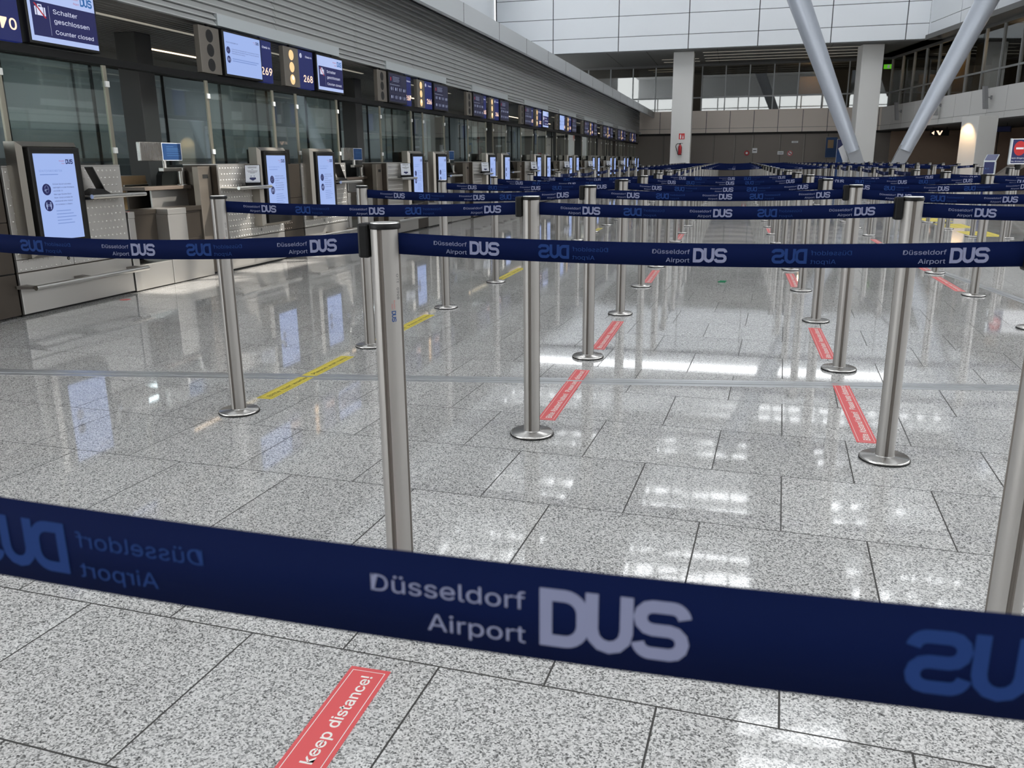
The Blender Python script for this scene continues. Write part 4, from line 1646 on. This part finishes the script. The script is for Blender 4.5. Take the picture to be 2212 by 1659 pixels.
b.lathe([(0.045, 0), (0.045, 0.0015), (0.043, 0.002)], 'pink_dot', 24)
tag(b.build('round_floor_sticker', loc=(-5.08, 6.1, 0)), 'small faded red round sticker on the floor by the 270 counter', 'floor sticker')

# ================================================================== things further off
def fx(y):                                       # drawing plane on faces that look towards -Y
    return lambda u, v: (u, y, v)

r = empty('fire_extinguisher', (-2.78, 44.05, 1.36), 'red fire extinguisher hanging on the white column', 'fire extinguisher')
b = MB()
b.lathe([(0.02, 0.0), (0.075, 0.005), (0.08, 0.03), (0.08, 0.40), (0.06, 0.46), (0.03, 0.49), (0.03, 0.52)], 'ext_red', 24)
b.build('cylinder', r)
b = MB()
b.bbox(-0.035, 0.035, -0.03, 0.03, 0.51, 0.56, 'black', 0.008)
b.bbox(-0.02, 0.13, -0.015, 0.015, 0.555, 0.575, 'black', 0.004)
b.build('valve', r)
b = MB()
b.tube([(-0.03, 0, 0.54), (-0.12, 0, 0.55), (-0.19, 0, 0.50), (-0.21, 0, 0.40), (-0.17, 0, 0.28), (-0.12, 0, 0.16), (-0.105, 0, 0.03)], 0.017, 'black', 8)
b.build('hose', r)
b = MB()
b.box(-0.09, 0.09, 0.075, 0.10, 0.1, 0.4, 'black')
b.lathe([(0.082, 0.0), (0.082, 0.03)], 'black', 24)
b.build('bracket', r)
b = MB()
b.box(-0.14, 0.14, 0, 0.012, -0.14, 0.14, 'sign_red')
g = fx(-0.001)
b.rect(g, -0.085, -0.025, -0.11, 0.07, 'sign_white')
b.rect(g, -0.065, -0.045, 0.07, 0.11, 'sign_white')
b.rect(g, 0.035, 0.085, -0.11, 0.0, 'sign_white')
b.poly([g(0.045, 0.01), g(0.075, 0.01), g(0.06, 0.09)], 'sign_white')
tag(b.build('fire_sign', loc=(-2.72, 44.135, 2.26)), 'red square fire extinguisher sign high on the white column', 'sign')

def wall_disc(x, z, r_, mm, name, label, ring=None):
    b = MB()
    b.lathe([(r_, 0), (r_, 0.02), (r_ * 0.9, 0.025)], mm, 24)
    if ring:
        b.lathe([(r_ * 0.45, 0.025), (r_ * 0.4, 0.035)], ring, 16)
    o = b.build(name, loc=(x, BY - 0.001, z))
    o.rotation_euler = (PI / 2, 0, 0)
    tag(o, label, 'wall sign')
wall_disc(0.53, 1.46, 0.14, 'ext_red', 'fire_alarm', 'red round fire alarm on the dark back wall', 'sign_white')
b = MB()
b.lathe([(0.15, 0), (0.15, 0.012)], 'sign_white', 28)
vs, fs = stroke(arc(0, 0, 0.125, 0, 360, 28)[:-1], 0.04, True)
b.add([(x, y, 0.014) for x, y in vs], fs, 'sign_red')
vs, fs = stroke([(-0.09, 0.09), (0.09, -0.09)], 0.035)
b.add([(x, y, 0.0145) for x, y in vs], fs, 'sign_red')
b.box(-0.07, 0.07, -0.012, 0.012, 0.012, 0.0135, 'ink')
o = b.build('no_smoking_sign', loc=(2.83, BY - 0.001, 1.42))
o.rotation_euler = (PI / 2, 0, 0)
tag(o, 'round red and white prohibition sign on the dark back wall', 'wall sign')
for x, z, w, h, lab in ((0.95, 1.59, 0.13, 0.13, 'square white plate beside the red alarm on the back wall'), (2.33, 1.45, 0.16, 0.09, 'pale oblong plate left of the round sign on the back wall'), (3.05, 2.02, 0.17, 0.05, 'thin pale plate above the round sign on the back wall')):
    b = MB()
    b.bbox(-w, w, -0.012, 0.0, -h, h, 'sign_white', 0.003)
    b.rect(fx(-0.0125), -w * 0.7, w * 0.7, -h * 0.2, h * 0.1, 'ink')
    tag(b.build('wall_plate', loc=(x, BY - 0.001, z)), lab, 'wall sign')

r = empty('display_case', (4.95, BY - 0.02, 1.72), 'blue and tan poster case on the back wall behind the slanted strut', 'poster')
b = MB()
b.bbox(-0.32, 0.32, -0.06, 0.0, -0.58, 0.55, 'door_edge', 0.01)
b.build('case', r)
b = MB()
b.box(-0.29, 0.29, -0.065, -0.06, -0.54, 0.51, 'poster_blue')
b.rect(fx(-0.066), -0.2, 0.1, -0.05, 0.38, 'tan')
b.build('poster', r)
r = empty('roll_up_banner', (5.1, 46.0, 0), 'blue and white roll-up banner beside the left strut foot', 'banner')
b = MB()
b.bbox(-0.3, 0.3, -0.12, 0.12, 0, 0.08, 'alu_groove', 0.01)
b.build('base', r)
b = MB()
b.box(-0.28, 0.28, -0.006, 0.006, 0.08, 2.05, 'sign_white')
g = fx(-0.007)
b.poly([g(-0.27, 0.1), g(0.05, 0.1), g(0.05, 1.0), g(-0.27, 1.75)], 'ink_blue')
b.poly([g(-0.27, 1.55), g(0.1, 1.85), g(0.1, 2.04), g(-0.27, 2.04)], 'sign_navy')
b.build('sheet', r)

# no-entry sign on a belt post at the right
NEX, NEY = 3.83, 13.5
r = empty('no_entry_sign', (NEX, NEY, 0), 'navy and white no-entry sign on a post at the right edge', 'sign')
b1, b2 = MB(), MB()
base_parts(b1, b2)
b1.build('base_disc', r)
b2.build('base_ring', r)
o = pole_mesh(MB(), 0.018, 0.965).build('pole', r)
merge(o)
b = MB()
cap_parts(b)
b.lathe([(0.04, 0.955), (0.04, 1.03)], 'black', 24)
b.build('socket', r)
SGY = -0.03
b = MB()
b.bbox(-0.125, 0.62, SGY - 0.016, SGY + 0.016, 1.03, 1.375, 'sign_white', 0.004)
b.bbox(-0.14, -0.118, SGY - 0.02, SGY + 0.02, 1.025, 1.38, 'lip', 0.004)
g, g2, g3 = fx(SGY - 0.0168), fx(SGY - 0.0174), fx(SGY - 0.018)
b.rect(g, -0.11, 0.075, 1.045, 1.365, 'sign_navy')
b.disc(g2, -0.015, 1.245, 0.075, 'sign_red', 32, 0.098)
b.rect(g3, -0.062, 0.032, 1.232, 1.258, 'sign_white')
b.text(g2, 'Kein Eingang', -0.10, 1.105, 0.036, 'sign_white', 'L', 2, 0.165)
b.text(g2, 'No Entrance', -0.10, 1.062, 0.032, 'sign_white', 'L', 2, 0.16)
b.build('sign_panel', r)

# self-service terminal behind the sign
r = empty('info_terminal', (5.68, 22.0, 0), 'slanted navy information terminal standing behind the no-entry sign', 'terminal', rz=-0.45)
b = MB()
b.prism([(-0.03, 0), (-0.12, 0.0), (-0.12, 1.05), (0.16, 1.19), (0.18, 1.165), (-0.085, 1.03), (-0.03, 1.0)], lambda p, q, t: (t, p, q), -0.125, 0.125, 'lip')
b.build('body', r)
b = MB()
b.rect(fx(-0.1215), -0.105, 0.105, 0.15, 1.02, 'sign_navy')
b.text(fx(-0.1225), 'DUS', -0.08, 0.86, 0.06, 'poster_line', 'L', 2)
tt = lambda u, v: (u, -0.12 + 0.28 * v - 0.002, 1.05 + 0.14 * v + 0.003)
b.poly([tt(-0.115, 0.04), tt(0.115, 0.04), tt(0.115, 0.97), tt(-0.115, 0.97)], 'sign_navy')
b.build('face', r)

r = empty('hanging_sign', (10.3, 40.0, 2.24), 'dark navy hanging sign under the right balcony', 'sign')
b = MB()
b.bbox(-0.62, 0.62, -0.05, 0.05, -0.12, 0.12, 'black', 0.006)
b.rect(fx(-0.051), -0.58, 0.58, -0.1, 0.1, 'sign_navy')
b.disc(fx(-0.0525), -0.47, 0.0, 0.06, 'scr_icon', 16)
b.build('panel', r)
b = MB()
for s in (-0.45, 0.45):
    b.tube([(s, 0, 0.12), (s, 0, 0.26)], 0.012, 'black', 8)
b.build('rod', r)
r = empty('lit_sign', (9.15, 44.5, 2.24), 'small lit white pictogram sign left of the right strut', 'sign')
b = MB()
b.bbox(-0.4, 0.4, -0.04, 0.04, -0.13, 0.13, 'black', 0.005)
b.poly([fx(-0.041)(a, c) for a, c in ((-0.36, 0.0), (-0.24, 0.09), (-0.24, -0.09))], 'num')
b.poly([fx(-0.041)(a, c) for a, c in ((-0.16, 0.1), (-0.06, 0.1), (0.0, -0.02), (0.06, 0.1), (0.12, 0.1), (0.03, -0.1), (-0.03, -0.1))], 'num')
b.build('panel', r)
b = MB()
b.tube([(-0.3, 0, 0.13), (-0.3, 0, 0.26)], 0.012, 'black', 8)
b.tube([(0.3, 0, 0.13), (0.3, 0, 0.26)], 0.012, 'black', 8)
b.build('rod', r)

# green exit sign in the gallery
b = MB()
b.bbox(-0.22, 0.22, -0.04, 0.04, -0.11, 0.11, 'green_exit', 0.006)
b.rect(fx(-0.041), -0.05, 0.06, -0.08, 0.08, 'scr_text')
tag(b.build('exit_sign', loc=(7.5, 50.45, 5.80)), 'glowing green exit sign at the corner of the gallery', 'sign')

# speakers on the right balcony
def speaker(s, label, big=True):
    r = empty('wall_speaker', RW(s, 3.35, 0.42), label, 'speaker', 'column speakers on the right balcony', math.atan2(RD.y, RD.x) + PI / 2)
    b = MB()
    b.tube([(0, 0, 0), (0.0, -0.22, 0)], 0.03, 'speaker', 10) if False else b.box(-0.04, 0.04, -0.02, 0.02, -0.07, 0.07, 'speaker')
    b.build('wall_bracket', r)
    b = MB()
    b.tube([(0, 0, 0), (-0.22, 0, 0.02)], 0.022, 'speaker', 10)
    b.build('arm', r)
    b = MB()
    vs = []
    for z, o in ((-0.42, 0.10), (0.42, -0.02)):
        for x, y in ((-0.34, -0.09), (-0.20, -0.09), (-0.20, 0.09), (-0.34, 0.09)):
            vs.append((x + o, y, z))
    b.add(vs, [(3, 2, 1, 0), (4, 5, 6, 7), (0, 1, 5, 4), (1, 2, 6, 5), (2, 3, 7, 6), (3, 0, 4, 7)], 'speaker')
    b.build('body', r)
speaker(3.2, 'small grey speaker on the right balcony, furthest of the three')
speaker(7.9, 'grey speaker on the right balcony half hidden behind the slanted strut')
speaker(12.6, 'grey column speaker on the right balcony, nearest the right edge')

# slanted stair beam under the balcony
b = MB()
b.add([(8.6, 33.0, 0.0), (8.6, 33.4, 0.0), (11.2, 33.4, 2.1), (11.2, 33.0, 2.1), (8.6, 33.0, 0.38), (8.6, 33.4, 0.38), (11.2, 33.4, 2.48), (11.2, 33.0, 2.48)],
      [(0, 1, 2, 3), (7, 6, 5, 4), (0, 4, 5, 1), (1, 5, 6, 2), (2, 6, 7, 3), (3, 7, 4, 0)], 'door_edge')
tag(b.build('stair_stringer'), 'slanted grey stair beam rising at the right under the balcony', 'stair')
